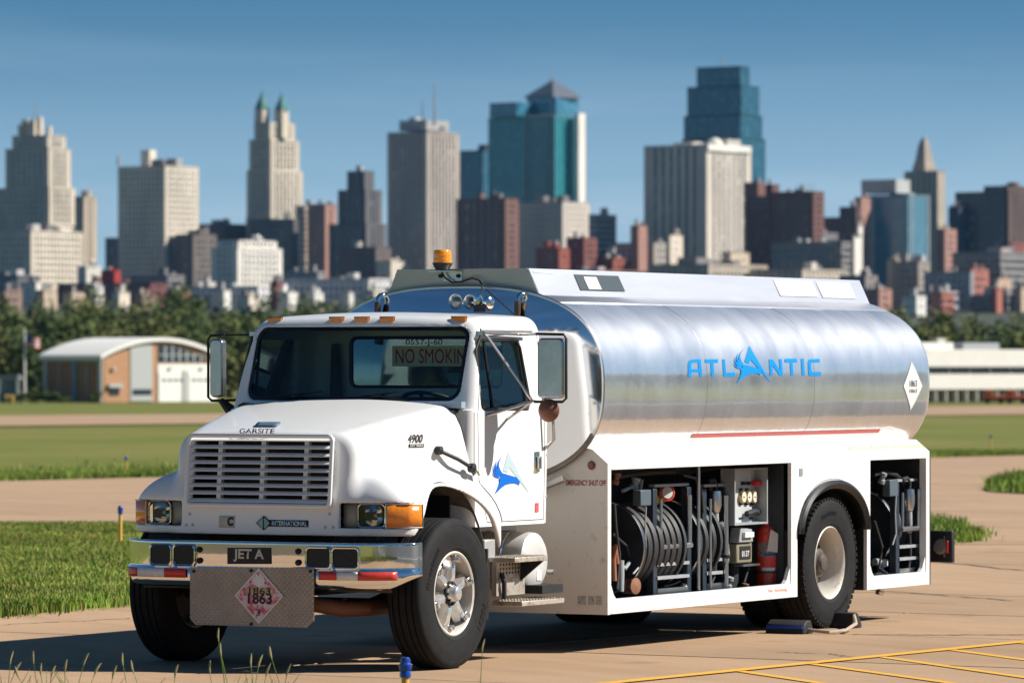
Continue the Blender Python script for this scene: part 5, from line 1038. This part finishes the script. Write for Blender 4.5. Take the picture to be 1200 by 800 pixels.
for (xa, sx) in ((-2.288, -1), (-5.40, 1), (-6.92, -1), (-8.06, 1)): MB().prism([(0, 0), (.10*sx, 0), (.06*sx, .03), (0, .13)], (xa, 1.178 if sx < 0 else 1.178, .386), (1, 0, 0), SY, -.03).build('corner_gusset', M_body, body, smooth=False)
ell = lambda a, b_, n=20: [(-6.185+a*math.cos(R(180*i/n)), .77+b_*math.sin(R(180*i/n))) for i in range(n+1)]
pan = [(-5.402, Z0+.003), (-5.402, 1.376), (-6.918, 1.376), (-6.918, Z0+.003), (-6.855, Z0+.003)]+ell(.67, .41)[::-1]+[(-5.515, Z0+.003)]
MB().prism(pan, (0, YB-.031, 0), (1, 0, 0), SY, -.03).build('fender_panel', M_body, body, smooth=False)
fl = MB(); e1, e2 = ell(.672, .412, 24), ell(.60, .345, 24); vs = []
for (a, b_) in zip(e1, e2): vs += [(a[0], YB-.01, a[1]), (a[0], YB+.035, a[1]), ((a[0]*.6+b_[0]*.4), YB+.05, (a[1]*.6+b_[1]*.4)), (b_[0], YB+.02, b_[1]), (b_[0], YB-.10, b_[1])]
fl.add(vs, [(5*i+j, 5*i+j+1, 5*i+j+6, 5*i+j+5) for i in range(24) for j in range(4)]); fl.build('fender_flare', mat('flare_rubber', (.010, .010, .011), .4), body, solid=.01)
MB().grid(lambda u, v: (-6.185+.665*math.cos(math.pi*u), .42+.80*v, .77+.42*math.sin(math.pi*u)), 20, 1).build('rear_wheel_well', M_dark, body, solid=.004)
bx(-5.50, -5.42, .42, 1.185, Z0, .80, 'bulkhead', M_dark); bx(-6.91, -6.865, .42, 1.185, Z0, .80, 'bulkhead', M_dark)
for s in (-1, 1):
    g = MB().prism([(s*YB, Z1), (s*1.096, 1.478), (s*.93, 1.485), (s*.93, 1.46), (s*1.08, 1.45), (s*(YB-.02), Z1-.02)], (X0-.0315, 0, 0), FX, SY, X1-X0+.0315); g.build('deck_edge', M_body, body, smooth=False)
for k in range(7): MB().add([(-6.62-k*.22, 1.2205-.124*.30, Z1+.03+.004), (-6.62-k*.22-.17, 1.2205-.124*.30, Z1+.034), (-6.62-k*.22-.17, 1.2205-.124*.62, Z1+.066), (-6.62-k*.22, 1.2205-.124*.62, Z1+.066)], [(0, 1, 2, 3)]).build('worn_tape', mat('tape_cream', (.66, .56, .38), .6), body, smooth=False)
bx(X1, X0-.032, -YB, -YB+.03, Z0, Z1, 'far_side_panel', M_body); bx(X1-.02, X1-.001, -YB, YB-.001, Z0, Z1, 'rear_panel', M_dark); bx(X1+.002, X0-.033, -1.18, 1.14, 1.385, 1.40, 'deck', M_dark)
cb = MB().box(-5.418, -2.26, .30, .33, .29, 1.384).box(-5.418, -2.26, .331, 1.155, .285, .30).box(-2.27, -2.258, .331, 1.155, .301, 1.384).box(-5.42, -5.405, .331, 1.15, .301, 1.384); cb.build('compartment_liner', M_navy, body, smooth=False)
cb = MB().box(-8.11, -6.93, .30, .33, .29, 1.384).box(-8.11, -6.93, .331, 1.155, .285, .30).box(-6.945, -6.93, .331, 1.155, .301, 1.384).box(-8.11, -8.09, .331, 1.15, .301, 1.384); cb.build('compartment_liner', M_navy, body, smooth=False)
q = tl(663, 568.5, x=-2.222); q2 = tl(710, 561, x=-2.222); text('lettering', 'EMERGENCY SHUT OFF', (q2[1]-q[1], .042), (-2.2225, q[1], q[2]), FX, SY, mat('letter_maroon', (.28, .03, .035), .6), body, .02)
q = tl(693, 545, x=-2.22); MB().lathe([(0, .02), (.022, .018), (.026, .004), (.034, 0)], (-2.223, q[1], q[2]), (1, 0, 0), 16).build('shut_off_button', M_brass, body)
for (a, b_) in ((677, 686), (689, 696), (698, 705)):
    q = tl(a, 708, x=-2.22); q2 = tl(b_, 698, x=-2.22); MB().prism([(q[1], q[2]), (q2[1], q[2]), (q2[1], q2[2]), (q[1], q2[2])], (-2.2245, 0, 0), FX, SY, .003).build('faded_sticker', mat('sticker_grey', (.45, .43, .40), .6, alt=(.12, .11, .11), vs=40, vlo=.3, vhi=.5), body, smooth=False)
text('lettering', 'No Smoking', (.34, .036), (-4.98, YB+.0015, .325), SX, SY, mat('letter_faded', (.70, .33, .22), .6), body, .01)
MB().tube([(-2.195, y, z) for y, z in OUT if z < 1.62], .022, 8).build('tank_saddle', mat('saddle_grey', (.25, .22, .20), .5, .5, var=.3, vs=8), body)
q = tl(645, 568, x=-2.15); MB().tube([q+(0, -.1, -.03), q+(.02, .12, .05)], .03, 10).build('brace_tube', M_steel, body)
q = tl(938.5, 553, y=YB); MB().obox((q[0], YB+.0, q[2]), (1, 0, 0), (0, 0, 1), (0, 1, 0), .03, .03, .004).build('number_tag', mat('tag_grey', (.30, .29, .28), .5, var=.5, vs=80), body)

# ---------------- hose reels and fittings
def disc(x, y, z, r, name, m, par, t=.012): return MB().lathe([(.05, -t), (r-.012, -t), (r, -t*1.6), (r+.006, 0), (r, t*1.6), (r-.012, t), (.05, t)], (x, y, z), (1, 0, 0), 44).build(name, m, par)
def reel(xa, xb, y, z, r, rows, rh, hr):
    e = empty('hose_reel'); e.parent = truck
    disc(xa, y, z, r, 'reel_flange', M_navy, e); disc(xb, y, z, r, 'reel_flange', M_navy, e); MB().cyl((xa, y, z), (xb, y, z), .13, 20).build('drum', M_dark, e)
    MB().lathe([(0, .05), (.055, .045), (.06, 0)], (xa+.012, y, z), (1, 0, 0), 16).build('hub', M_grey, e)
    MB().tube([(xa+.018, y+(r-.004)*math.cos(a), z+(r-.004)*math.sin(a)) for a in np.linspace(0, 2*math.pi, 48, endpoint=False)], .006, 5, closed=True).build('flange_rim', M_steel, e)
    for k in range(rows):
        x = xb+.04+(xa-xb-.08)*k/max(1, rows-1); MB().tube([(x, y+rh*math.cos(a), z+rh*math.sin(a)) for a in np.linspace(0, 2*math.pi, 44, endpoint=False)], hr, 8, closed=True).build('hose', M_hose, e)
    return e
reel(tl(708, 645, y=.78)[0], tl(756, 645, y=.78)[0], .78, .735, .345, 7, .285, .046)
reel(tl(776, 640, y=.74)[0], tl(800, 640, y=.74)[0], .74, .74, .335, 3, .27, .04)
reel(tl(1006, 640, y=.74)[0], tl(1028, 640, y=.74)[0], .74, .74, .33, 3, .27, .042)
def frame(px0, px1, ytop, y, roll):
    e = empty('hose_guide'); e.parent = truck; a = tl(px0, ytop, y=y); b_ = tl(px1, ytop, y=y); zt = a[2]
    for x, nm in ((a[0], 'post'), (b_[0], 'post')): MB().box(x-.035, x+.035, y-.06, y, .30, zt-.04).build(nm, mat('frame_navy', (.022, .034, .050), .45, var=.2, vs=8), e, bevel=.006)
    MB().beam((a[0], y-.03, zt-.02), (b_[0], y-.03, zt-.02), .05, .02).build('top_bar', M_grey, e)
    MB().cyl((a[0]-.02, y+.02, tl(px0, roll, y=y)[2]), (b_[0]+.02, y+.02, tl(px0, roll, y=y)[2]), .022, 14).build('roller', M_steel, e)
    MB().cyl((a[0]-.055, y+.02, zt-.12), (a[0]-.055, y+.02, tl(px0, roll, y=y)[2]), .012, 10).build('roller', M_steel, e); MB().cyl((b_[0]+.05, y+.02, zt-.1), (b_[0]+.05, y+.02, tl(px0, roll, y=y)[2]), .022, 12).build('roller', M_steel, e)
    for z in (.60, .50): MB().box(b_[0]+.02, a[0]-.02, y-.03, y+.01, z-.012, z+.012).build('rail', M_grey, e)
    MB().box(b_[0]+.03, a[0]-.03, y-.02, y+.005, .31, .42).build('foot_plate', M_steel, e)
    return e
frame(768, 808, 566, 1.06, 641)
fr2 = frame(826, 851, 566, 1.0, 700)
frame(1052, 1077, 560, 1.13, 620)
q = tl(818.5, 552, y=1.1); MB().cyl((q[0], 1.1, .39), (q[0], 1.1, 1.33), .014, 10).build('vertical_rod', M_steel, truck)
# control boxes
def cbox(px0, px1, py0, py1, y, dep, name, m, par, bev=.008):
    a = tl(px0, py0, y=y); b_ = tl(px1, py1, y=y); return MB().box(b_[0], a[0], y-dep, y, b_[2], a[2]).build(name, m, par, bevel=bev)
cbox(751, 763.5, 574, 592, 1.10, .07, 'switch_box', mat('box_slate', (.09, .12, .14), .4), truck); cbox(1043, 1053, 562, 581, 1.16, .07, 'switch_box', MATS['box_slate'], truck)
for (pts) in ([(757, 592), (756, 620), (757, 640), (752, 660), (742, 672)], [(1050, 581), (1049, 600), (1050, 625), (1046, 638)]): MB().tube([tl(a, b_, y=1.08 if a < 900 else 1.17) for a, b_ in pts], .007, 6).build('cable', M_grey, truck)
vw = empty('hand_valve'); vw.parent = truck; q = tl(781, 577, y=.98); MB().lathe([(.055, -.014), (.066, -.01), (.066, .012), (.055, .016), (.05, 0)], q, (.55, .8, .1), 24, close=True).build('valve_rim', mat('valve_red', (.55, .07, .03), .4), vw)
MB().lathe([(0, .02), (.045, .018), (.05, -.01), (0, -.02)], q, (.55, .8, .1), 20).build('valve_face', mat('valve_white', (.6, .58, .55), .5), vw); MB().tube([q, q+(-.02, -.05, -.03), q+(.08, -.14, -.07)], [.04, .05, .045], 12).build('valve_body', mat('valve_yellow', (.65, .45, .03), .5), vw)
for (x, y, yd, n) in ((838, 590, .98, 0), (1065, 588, 1.12, 0)):
    nz_ = empty('fuel_nozzle'); nz_.parent = truck; P = lambda a, b_, yd=yd: tl(a, b_, y=yd)
    MB().tube([P(x-8, y-26), P(x-2, y-28), P(x+1, y-22), P(x, y-14)], .018, 10).build('swivel', M_dark, nz_); MB().tube([P(x, y-15), P(x, y-8), P(x, y+2), P(x, y+10)], [.045, .05, .05, .035], 14).build('nozzle_body', M_steel, nz_); MB().tube([P(x, y+10), P(x, y+24), P(x+.5, y+36)], [.028, .03, .022], 12).build('nozzle_spout', M_grey, nz_)
    MB().tube([P(x+1, y+36), P(x+2, y+60), P(x-1, y+85), P(x-7, y+98)], .012, 8).build('nozzle_hose', M_hose, nz_)
gp_ = empty('gauge_panel'); gp_.parent = truck
a = tl(861, 549, y=1.08); b_ = tl(884, 614, y=1.08); gx0, gx1, gz0, gz1 = b_[0]-.0, a[0], b_[2], a[2]
GW = .60
MB().box(gx1-GW, gx1, .96, .975, gz0, gz1).build('cabinet_back', mat('plate_pale', (.50, .52, .52), .45), gp_); MB().box(gx1-.012, gx1, .9755, 1.08, gz0, gz1).box(gx1-GW, gx1-GW+.015, .9755, 1.08, gz0, gz1).box(gx1-GW+.0155, gx1-.0125, .9755, 1.08, gz0, gz0+.015).box(gx1-GW+.0155, gx1-.0125, .9755, 1.08, gz1-.015, gz1).build('cabinet', M_grey, gp_)
G_ = lambda px, py: tl(px, py, y=.976)
for px in (868, 874.5, 881):
    c = G_(px, 582); MB().lathe([(0, .03), (.042, .03), (.048, .03), (.05, 0)], c, (0, 1, 0), 22).build('gauge_rim', mat('gauge_brass', (.40, .30, .14), .35, .7), gp_); MB().lathe([(0, .032), (.04, .0315)], c, (0, 1, 0), 22).build('gauge_dial', mat('dial_cream', (.72, .66, .52), .5), gp_); MB().box(c[0]-.003, c[0]+.02, 1.0085, 1.011, c[2]-.004, c[2]+.004).build('needle', M_ink, gp_)
for px in (883, 889.5): c = G_(px, 565.5)+(0, .03, 0); MB().obox(c, (1, 0, 0), (0, 1, 0), (0, 0, 1), .045, .03, .02).build('toggle_lever', mat('lever_red', (.60, .03, .03), .4), gp_, bevel=.01)
MB().tube([G_(871, 602)+(0, .03, 0), G_(877, 599)+(0, .05, 0), G_(884, 600)+(0, .03, 0)], .025, 10).build('selector_valve', M_ink, gp_)
for px, py in ((868, 590), (874.5, 590), (881, 590), (868, 573), (875, 573), (868, 607), (880, 607)): c = G_(px, py); MB().box(c[0]-.035, c[0]+.035, .9755, .979, c[2]-.008, c[2]+.008).build('label_strip', M_ink, gp_)
for px in (869, 875): c = G_(px, 566); MB().cyl(c, c+np.array([0, .03, .0]), .015, 10).build('knob', M_ink, gp_)
cbox(844, 860, 570, 602, .93, .10, 'junction_box', mat('box_white', (.62, .60, .54), .5), truck); cbox(850, 858, 575, 593, .96, .02, 'junction_cover', M_ink, truck)
me_ = empty('fuel_meter'); me_.parent = truck; a = tl(862, 634, y=1.02); mx0 = a[0]
MB().prism([(0, .20), (.26, .20), (.24, .30), (.04, .32)], (mx0, .96, .52), (-1, 0, 0), SY, .09).build('meter_lid', M_grey, me_, bevel=.008); MB().box(mx0-.28, mx0, .86, 1.03, .56, .715).build('meter_case', mat('meter_olive', (.22, .20, .13), .5), me_, bevel=.01)
MB().box(mx0-.24, mx0-.05, 1.0305, 1.036, .59, .69).build('counter_window', M_ink, me_); text('counter_digits', '0137', (.13, .045), (mx0-.08, 1.0375, .61), SX, SY, M_wht, me_, .01); MB().box(mx0-.22, mx0-.06, 1.045, 1.075, .76, .80).build('ticket_slot', M_wht, me_)
MB().box(mx0-.36, mx0-.06, .98, 1.06, .535, .55).build('ticket_tray', M_steel, me_); MB().tube([(mx0-.1, .95, .55), (mx0-.08, .95, .42), (mx0-.02, .93, .31)], .05, 12).build('meter_pipe', M_dark, me_)
pu = MB(); q = tl(727, 672, y=1.02); pu.tube([q+(0, 0, .1), q, q+(0, 0, -.13)], [.028, .03, .026], 12).tube([q+(0, 0, .06), q+(-.08, 0, .04), q+(-.15, 0, .08)], .015, 8); pu.build('stand_pipe', M_grey, truck)
q = tl(739, 686, y=1.0); MB().lathe([(.05, -.06), (.062, -.05), (.062, -.01), (.055, 0), (.062, .02), (.062, .05), (0, .06)], q, (.2, 1, 0), 18).build('pipe_coupling', mat('coupling_copper', (.36, .17, .10), .45, .4), truck)
q = tl(1030, 680, y=1.0); MB().lathe([(.04, -.07), (.07, -.06), (.07, .06), (.04, .07)], q, (1, .3, 0), 18).build('pipe_coupling', M_steel, truck); q = tl(1025, 658, y=1.0); MB().tube([q, q+(-.1, 0, 0), q+(-.14, 0, -.1)], .03, 10).build('stand_pipe', M_grey, truck); cbox(1035, 1041, 655, 664, 1.03, .03, 'dial_box', M_wht, truck)
MB().tube([tl(720, 590, y=1.1), tl(722, 620, y=1.1), tl(726, 650, y=1.08), tl(723, 690, y=1.1)], .012, 8).build('air_hose', M_hose, truck)

for k, pts in enumerate(([(716, 560), (735, 556), (760, 553), (790, 552)], [(730, 575), (745, 568), (752, 562), (748, 590)], [(800, 556), (815, 560), (822, 575), (824, 600)], [(718, 625), (735, 640), (740, 660), (733, 668)], [(845, 612), (850, 625), (853, 650), (848, 676)], [(876, 620), (872, 640), (878, 662), (872, 682)], [(1024, 556), (1036, 553), (1050, 556), (1060, 566)], [(1025, 610), (1034, 640), (1030, 665), (1040, 672)])):
    MB().tube([tl(a, b_, y=1.0 if k < 6 else 1.08) for a, b_ in pts], (.020, .014, .012, .010, .018, .010, .016, .010)[k], 8).build('pipe_run', [M_dark, M_grey, M_hose, M_hose, M_grey, M_hose, M_dark, M_hose][k], truck)
for (px, py, y, r, m_) in ((744, 566, 1.0, .035, M_grey), (800, 690, 1.02, .03, M_steel), (853, 682, 1.0, .04, M_grey), (848, 655, 1.0, .045, M_dark), (722, 560, 1.05, .03, M_brass), (1034, 560, 1.1, .03, M_grey), (1032, 690, 1.08, .035, M_steel), (872, 690, 1.0, .03, M_brass)):
    q = tl(px, py, y=y); MB().lathe([(0, -.05), (r, -.045), (r, -.015), (r*.7, -.01), (r*.7, .015), (r, .02), (r, .045), (0, .05)], q, (0, .3, 1), 14).build('pipe_fitting', m_, truck)
MB().tube([tl(723, 660, y=1.12), tl(721, 640, y=1.12), tl(719, 655, y=1.12), tl(720, 680, y=1.12)], .02, 8).build('bonding_reel_hose', mat('hose_orange', (.36, .13, .06), .6), truck)
cbox(905, 916, 560, 578, .36, .015, 'wall_notice', mat('notice_red', (.20, .05, .05), .6), truck)
# ---------------- rear light box
q = tl(1117, 621, x=-8.40); lb = empty('rear_light_box'); lb.parent = truck
MB().box(-8.44, -8.38, .95, q[1], .452, .715).build('housing', M_ink, lb, bevel=.01); c = tl(1102, 640, x=-8.38)
MB().lathe([(0, .018), (.05, .016), (.062, .006), (.066, 0)], (-8.379, c[1], c[2]-.0), (1, 0, 0), 26).build('lamp', mat('lamp_grey', (.22, .21, .20), .4), lb); MB().box(-8.40, -8.36, q[1]-.055, q[1]-.03, c[2]-.055, c[2]+.055).build('red_lens', M_redl, lb, bevel=.01); MB().box(-8.385, -8.372, q[1]-.075, q[1]-.06, c[2]-.09, c[2]+.09).build('lamp_bracket', M_steel, lb)
MB().box(-8.38, -8.15, .96, 1.02, .55, .62).build('support_arm', M_dark, lb)

# ---------------- step unit and side fuel tank
fc = np.array([-1.05, .80, .69]); ft = empty('fuel_tank_unit'); ft.parent = truck
dc_ = tl(628, 657, y=.985)
MB().lathe([(0, -.0), (.10, .008), (.18, .0), (.203, -.018), (.208, -.05), (.208, -.50), (.19, -.53), (0, -.535)], dc_, (0, 1, 0), 36).build('tank_drum', mat('drum_white', (.66, .65, .62), .4, .2, var=.08, vs=6), ft)
for y in (.80, .60): MB().tube([(dc_[0]+.212*math.cos(a), y, dc_[2]+.212*math.sin(a)) for a in np.linspace(0, 2*math.pi, 30, endpoint=False)], .008, 5, closed=True).build('strap', M_steel, ft)
M_step = mat('step_alu', (.60, .54, .46), .4, .5, alt=(.36, .22, .12), vs=18, vlo=.3, vhi=.5); MB().box(dc_[0]-.07, dc_[0]+.0, .988, .994, dc_[2]-.14, dc_[2]-.07).build('drum_label', M_wht, ft); MB().tube([dc_+(-.19, .0, -.08), dc_+(-.19, .05, -.08)], .02, 8).build('drain_cock', M_steel, ft)
for (z, y1_, xa, xb) in ((.735, 1.16, -.90, -1.40), (.425, 1.19, -.95, -1.60)):
    sp = MB().box(xb, xa, y1_-.24, y1_, z-.035, z).build('step', M_step, ft, bevel=.004)
    tr = MB()
    for i in range(14):
        for j in range(5): x = xa-.03-(xa-xb-.06)*i/13; y = y1_-.22+.05*j; tr.cyl((x, y, z-.002), (x, y, z+.007), .010, 6)
    tag(tr.build('grip_studs', M_step, sp), kind='stuff')
MB().box(-1.35, -.92, .96, 1.0, .46, .70).build('step_riser', M_step, ft); MB().prism([(0, 0), (.28, 0), (0, -.22)], (-1.30, .90, .70), (0, 1, 0), SY, .02).build('step_bracket', M_dark, ft)
MB().box(-1.0, -.84, .70, .95, .50, .86).build('battery_box', mat('box_alu', (.50, .50, .48), .4, .4), ft, bevel=.01); MB().tube([(-.98, 1.01, .62), (-.98, 1.03, .55), (-1.0, 1.02, .44)], .018, 8).build('strap_buckle', M_ink, ft)
ps = MB()
for i in range(8):
    for j in range(3): ps.cyl((-.98-.045*i, 1.0005, .62+.03*j), (-.98-.045*i, 1.003, .62+.03*j), .009, 8)
ps.build('perforation', M_ink, ft)
MB().obox((-1.55, 1.0, .49), (1, 0, 0), (0, 1, 0), (0, 0, 1), .16, .12, .03).build('tool_tray', M_dark, ft)

# ---------------- wheels
TP = [(.288, -.118), (.30, -.128), (.34, -.138), (.40, -.143), (.45, -.141), (.49, -.132), (.512, -.120), (.520, -.10)]
for g_ in (-.075, -.028, .028, .075): TP += [(.521, g_-.007), (.508, g_-.005), (.508, g_+.005), (.521, g_+.007)]
TP += [(.520, .10), (.512, .120), (.49, .132), (.472, .137), (.470, .1355), (.45, .141), (.40, .143), (.34, .138), (.325, .135), (.322, .137), (.30, .128), (.288, .118)]
def tyre_mesh(lugs):
    g = MB().lathe(TP, (0, 0, 0), (0, 1, 0), 80)
    if lugs:
        for i in range(64):
            a = 2*math.pi*i/64
            for s in (-1, 1):
                d = np.array([math.cos(a), 0, math.sin(a)]); tn = np.array([-math.sin(a), 0, math.cos(a)]); g.obox(d*.514+np.array([0, s*.116, 0]), tn, np.array([0, 1., 0]), d, .015, .014, .010)
    return g.mesh('tyre', True, 40)
TM = {0: tyre_mesh(False), 1: tyre_mesh(True)}
for m_ in TM.values(): m_.materials.append(M_rub)
M_rim = mat('rim_white', (.66, .62, .55), .4, alt=(.42, .33, .24), vs=12, vlo=.25, vhi=.42); M_cast = mat('cast_white', (.70, .69, .67), .24, .65, var=.15, vs=14)
def arc_text(s, r0, th0, hgt, out, par, wide=1.0):
    me = text_mesh(s, .03, spacing=1.15); n = len(me.vertices); c = np.zeros(n*3); me.vertices.foreach_get('co', c); c = c.reshape(-1, 3); c = c*hgt/.7
    a = R(th0)-c[:, 0]*wide/r0; r = r0+c[:, 1]; yy = np.interp(r, [.34, .40, .45, .472], [.138, .143, .141, .137])
    p = np.stack([-r*np.cos(a), out*(yy+.003), r*np.sin(a)], 1)
    me.vertices.foreach_set('co', p.ravel()); me.update(); me.name = 'tyre_lettering'; return link('tyre_lettering', me, mat('raised_rubber', (.004, .004, .0045), .35), par)
def wheel(x, y, side, kind):
    w_ = empty('wheel', (x, y, .518)); w_.parent = truck; o = bpy.data.objects.new('tyre', TM[0 if kind == 'front' else 1]); col.objects.link(o); o.parent = w_
    s = side; AX = (0, s, 0)
    if kind == 'front':
        MB().lathe([(.286, -.118), (.27, -.10), (.262, 0), (.262, .09), (.272, .118), (.284, .126), (.293, .122), (.288, .112)], (0, 0, 0), AX, 60).build('rim', M_rim, w_)
        MB().lathe([(0, .0), (.262, .0)], (0, 0, 0), AX, 40).build('brake_drum', M_blk, w_)
        sp = MB()
        for k in range(6):
            a = R(90+60*k+12); d = np.array([math.cos(a), 0, math.sin(a)]); tn = np.array([-math.sin(a), 0, math.cos(a)]); n_ = np.array([0, s, 0.])
            pr = [(.05, .046, .080, .02), (.11, .036, .110, .02), (.17, .036, .104, .03), (.222, .050, .095, .035), (.252, .062, .088, .05)]; vs = []
            for (r, hw, f_, b_) in pr: vs += [d*r-tn*hw+n_*b_, d*r-tn*hw*.62+n_*(f_-.006), d*r+n_*f_, d*r+tn*hw*.62+n_*(f_-.006), d*r+tn*hw+n_*b_]
            fs = [(5*i+j, 5*i+5+j, 5*i+6+j, 5*i+1+j) for i in range(4) for j in range(4)]; sp.add(vs, fs)
        sp.build('spoke_casting', M_cast, w_, ang=50)
        for k in range(6):
            a = R(90+60*k+12); d = np.array([math.cos(a), 0, math.sin(a)]); MB().obox(d*.245+np.array([0, s*.10, 0]), d, np.array([-math.sin(a), 0, math.cos(a)]), np.array([0, s, 0]), .022, .030, .018).build('wedge_clamp', M_steel, w_, bevel=.005)
            MB().lathe([(0, .03), (.012, .03), (.019, .028), (.020, 0)], d*.236+np.array([0, s*.115, 0]), AX, 6).build('lug_nut', M_steel, w_, smooth=False)
        MB().lathe([(.082, .05), (.080, .095), (.060, .108), (.052, .15), (.047, .157), (.042, .16), (.02, .165), (0, .166)], (0, 0, 0), AX, 28).build('hub', M_cast, w_); MB().lathe([(.086, .085), (.086, .103), (.07, .106)], (0, 0, 0), AX, 28).build('hub_seal', M_ink, w_)
        hb = MB()
        for k in range(8): a = 2*math.pi*k/8; hb.lathe([(0, .012), (.009, .01), (.01, 0)], (.070*math.cos(a), s*.106, .070*math.sin(a)), AX, 6)
        hb.build('hub_bolts', M_dark, w_)
        if s > 0: arc_text('Firestone', .385, 175, .05, s, w_); arc_text('FS591', .385, -12, .05, s, w_)
    else:
        MB().lathe([(.288, .112), (.293, .122), (.286, .128), (.276, .120), (.266, .10), (.258, .05), (.252, -.02), (.246, -.06)], (0, 0, 0), AX, 60).build('rim', M_rim, w_)
        MB().lathe([(.247, -.06), (.21, -.055), (.14, -.06), (.12, -.05), (.115, .03), (.10, .04), (.075, .045), (.07, .07), (.06, .08), (0, .08)], (0, 0, 0), AX, 26).build('hub', mat('hub_brown', (.13, .10, .075), .6, alt=(.05, .04, .035), vs=18), w_)
        for k in range(10): a = 2*math.pi*k/10; MB().lathe([(0, .04), (.014, .04), (.018, 0)], (.168*math.cos(a), s*-.055, .168*math.sin(a)), AX, 6).build('lug_nut', M_steel, w_, smooth=False)
        if s > 0: arc_text('Firestone', .385, 120, .045, s, w_); arc_text('Firestone', .385, -40, .045, s, w_)
    return w_
wheel(0, 1.04, 1, 'front'); wheel(0, -1.04, -1, 'front')
for y, s in ((1.04, 1), (.70, 1), (-1.04, -1), (-.70, -1)): wheel(-6.25, y, s, 'rear')

# ---------------- things that stand with the truck
fe = empty('fire_extinguisher'); q = tl(899, 686, y=1.0); wq = TO+q[0]*FW+q[1]*LF; fe.location = (wq[0], wq[1], .301); fe.rotation_euler = (0, 0, truck.rotation_euler.z-R(42)); fe.scale = (1.05, 1.05, 1.13)
tag(fe, 'red fire extinguisher with paper tag standing in the hose compartment', 'fire extinguisher')
M_fer = mat('extinguisher_red', (.75, .05, .03), .35, var=.12, vs=20, coat=.4)
MB().lathe([(0, 0), (.075, 0), (.083, .01), (.083, .40), (.078, .43), (.06, .46), (.03, .475), (.022, .49), (0, .49)], (0, 0, 0), (0, 0, 1), 32).build('cylinder', M_fer, fe)
MB().lathe([(.026, .485), (.026, .52), (0, .52)], (0, 0, 0), (0, 0, 1), 14).build('valve', M_steel, fe); MB().tube([(0, 0, .53), (-.05, .02, .55), (-.12, .04, .565)], .008, 6).build('handle', M_fer, fe); MB().tube([(0, 0, .515), (-.06, .03, .52), (-.10, .04, .47), (-.105, .03, .40)], .013, 8).build('discharge_hose', M_fer, fe)
lab = lambda z0, z1, a0, a1, nm, m, r=.0845: MB().grid(lambda u, v: (-r*math.sin(R(a0+(a1-a0)*u)), r*math.cos(R(a0+(a1-a0)*u)), z0+(z1-z0)*v), 10, 1, flip=True).build(nm, m, fe)
lab(.26, .36, -75, 75, 'instruction_label', mat('label_grey', (.42, .41, .38), .5, alt=(.20, .12, .10), vs=40)); lab(.265, .285, -40, 40, 'label_bar', mat('label_blue', (.03, .10, .22), .5), .0855); lab(.150, .185, -50, 20, 'small_label', M_wht); lab(.145, .162, -88, 88, 'bracket_strap', mat('strap_green', (.02, .07, .05), .4), .087)
MB().prism([(-.04, .30), (.045, .29), (.05, .42), (-.01, .45)], (0, .089, 0), SX, SY, .003).build('inspection_tag', mat('tag_white', (.72, .68, .62), .6), fe, smooth=False); MB().cyl((-.09, .06, .15), (-.13, .07, .15), .014, 8).build('strap_clamp', M_ink, fe)
# wheel chocks joined by a rope
wc = gp(934, 742); ck = empty('wheel_chock'); ck.location = (wc[0], wc[1], 0); ck.rotation_euler = truck.rotation_euler
tag(ck, 'pair of black rubber wheel chocks joined by rope at the rear wheel', 'wheel chock'); inv = lambda px, py, z: None
def tw(px, py): q = gp(px, py); d = q[:2]-wc[:2]; return np.array([d@FW, d@LF, 0])
pf = [(0, 0), (-.02, .06), (-.10, .125), (-.16, .125), (-.20, .0)]
a = tw(912, 742); b_ = tw(958, 742)
MB().prism([(.10, .0), (.08, .07), (.02, .105), (-.05, .105), (-.10, .02), (-.10, 0)], (-.02, .09, 0), (1, 0, 0), SY, .33).build('chock_block', mat('chock_rubber', (.016, .016, .017), .7), ck, bevel=.012)
MB().obox((.0735, -.075, .052), (0, 1, 0), np.array([-.275, 0, .961]), np.array([.961, 0, .275]), .155, .012, .004).build('blue_stripe', mat('chock_blue', (.02, .06, .42), .4), ck)
e_ = tw(1004, 735); MB().prism([(-.11, .0), (-.08, .06), (-.02, .125), (.04, .125), (.08, .03), (.08, 0)], (e_[0]+.05, .06, 0), (1, 0, 0), SY, .26).build('chock_block', MATS['chock_rubber'], ck, bevel=.012)
MB().tube([(-.02, .09, .03), tw(965, 743)+(0, .05, .02), tw(985, 742)+(0, .04, .025), tw(999, 739)+(0, .03, .06), tw(1003, 735)+(0, -.02, .11)], .014, 8).build('rope', mat('rope_tan', (.42, .34, .26), .9, var=.2, vs=60), ck)

# ================================================================== AIR
hm = bpy.data.materials.new('haze_air'); hm.use_nodes = True; t = hm.node_tree; t.nodes.clear(); vp = N(t, 'ShaderNodeVolumePrincipled'); vp.inputs['Color'].default_value = (.22, .56, 1, 1); vp.inputs['Density'].default_value = 1.6e-5; vp.inputs['Anisotropy'].default_value = .2
oo = N(t, 'ShaderNodeOutputMaterial'); t.links.new(vp.outputs[0], oo.inputs['Volume'])
hb = MB().box(-2600, 2600, -900, 6300, -9, 262).build('haze', hm, smooth=False); tag(hb, 'thin summer haze over airfield and city', 'haze', kind='stuff')
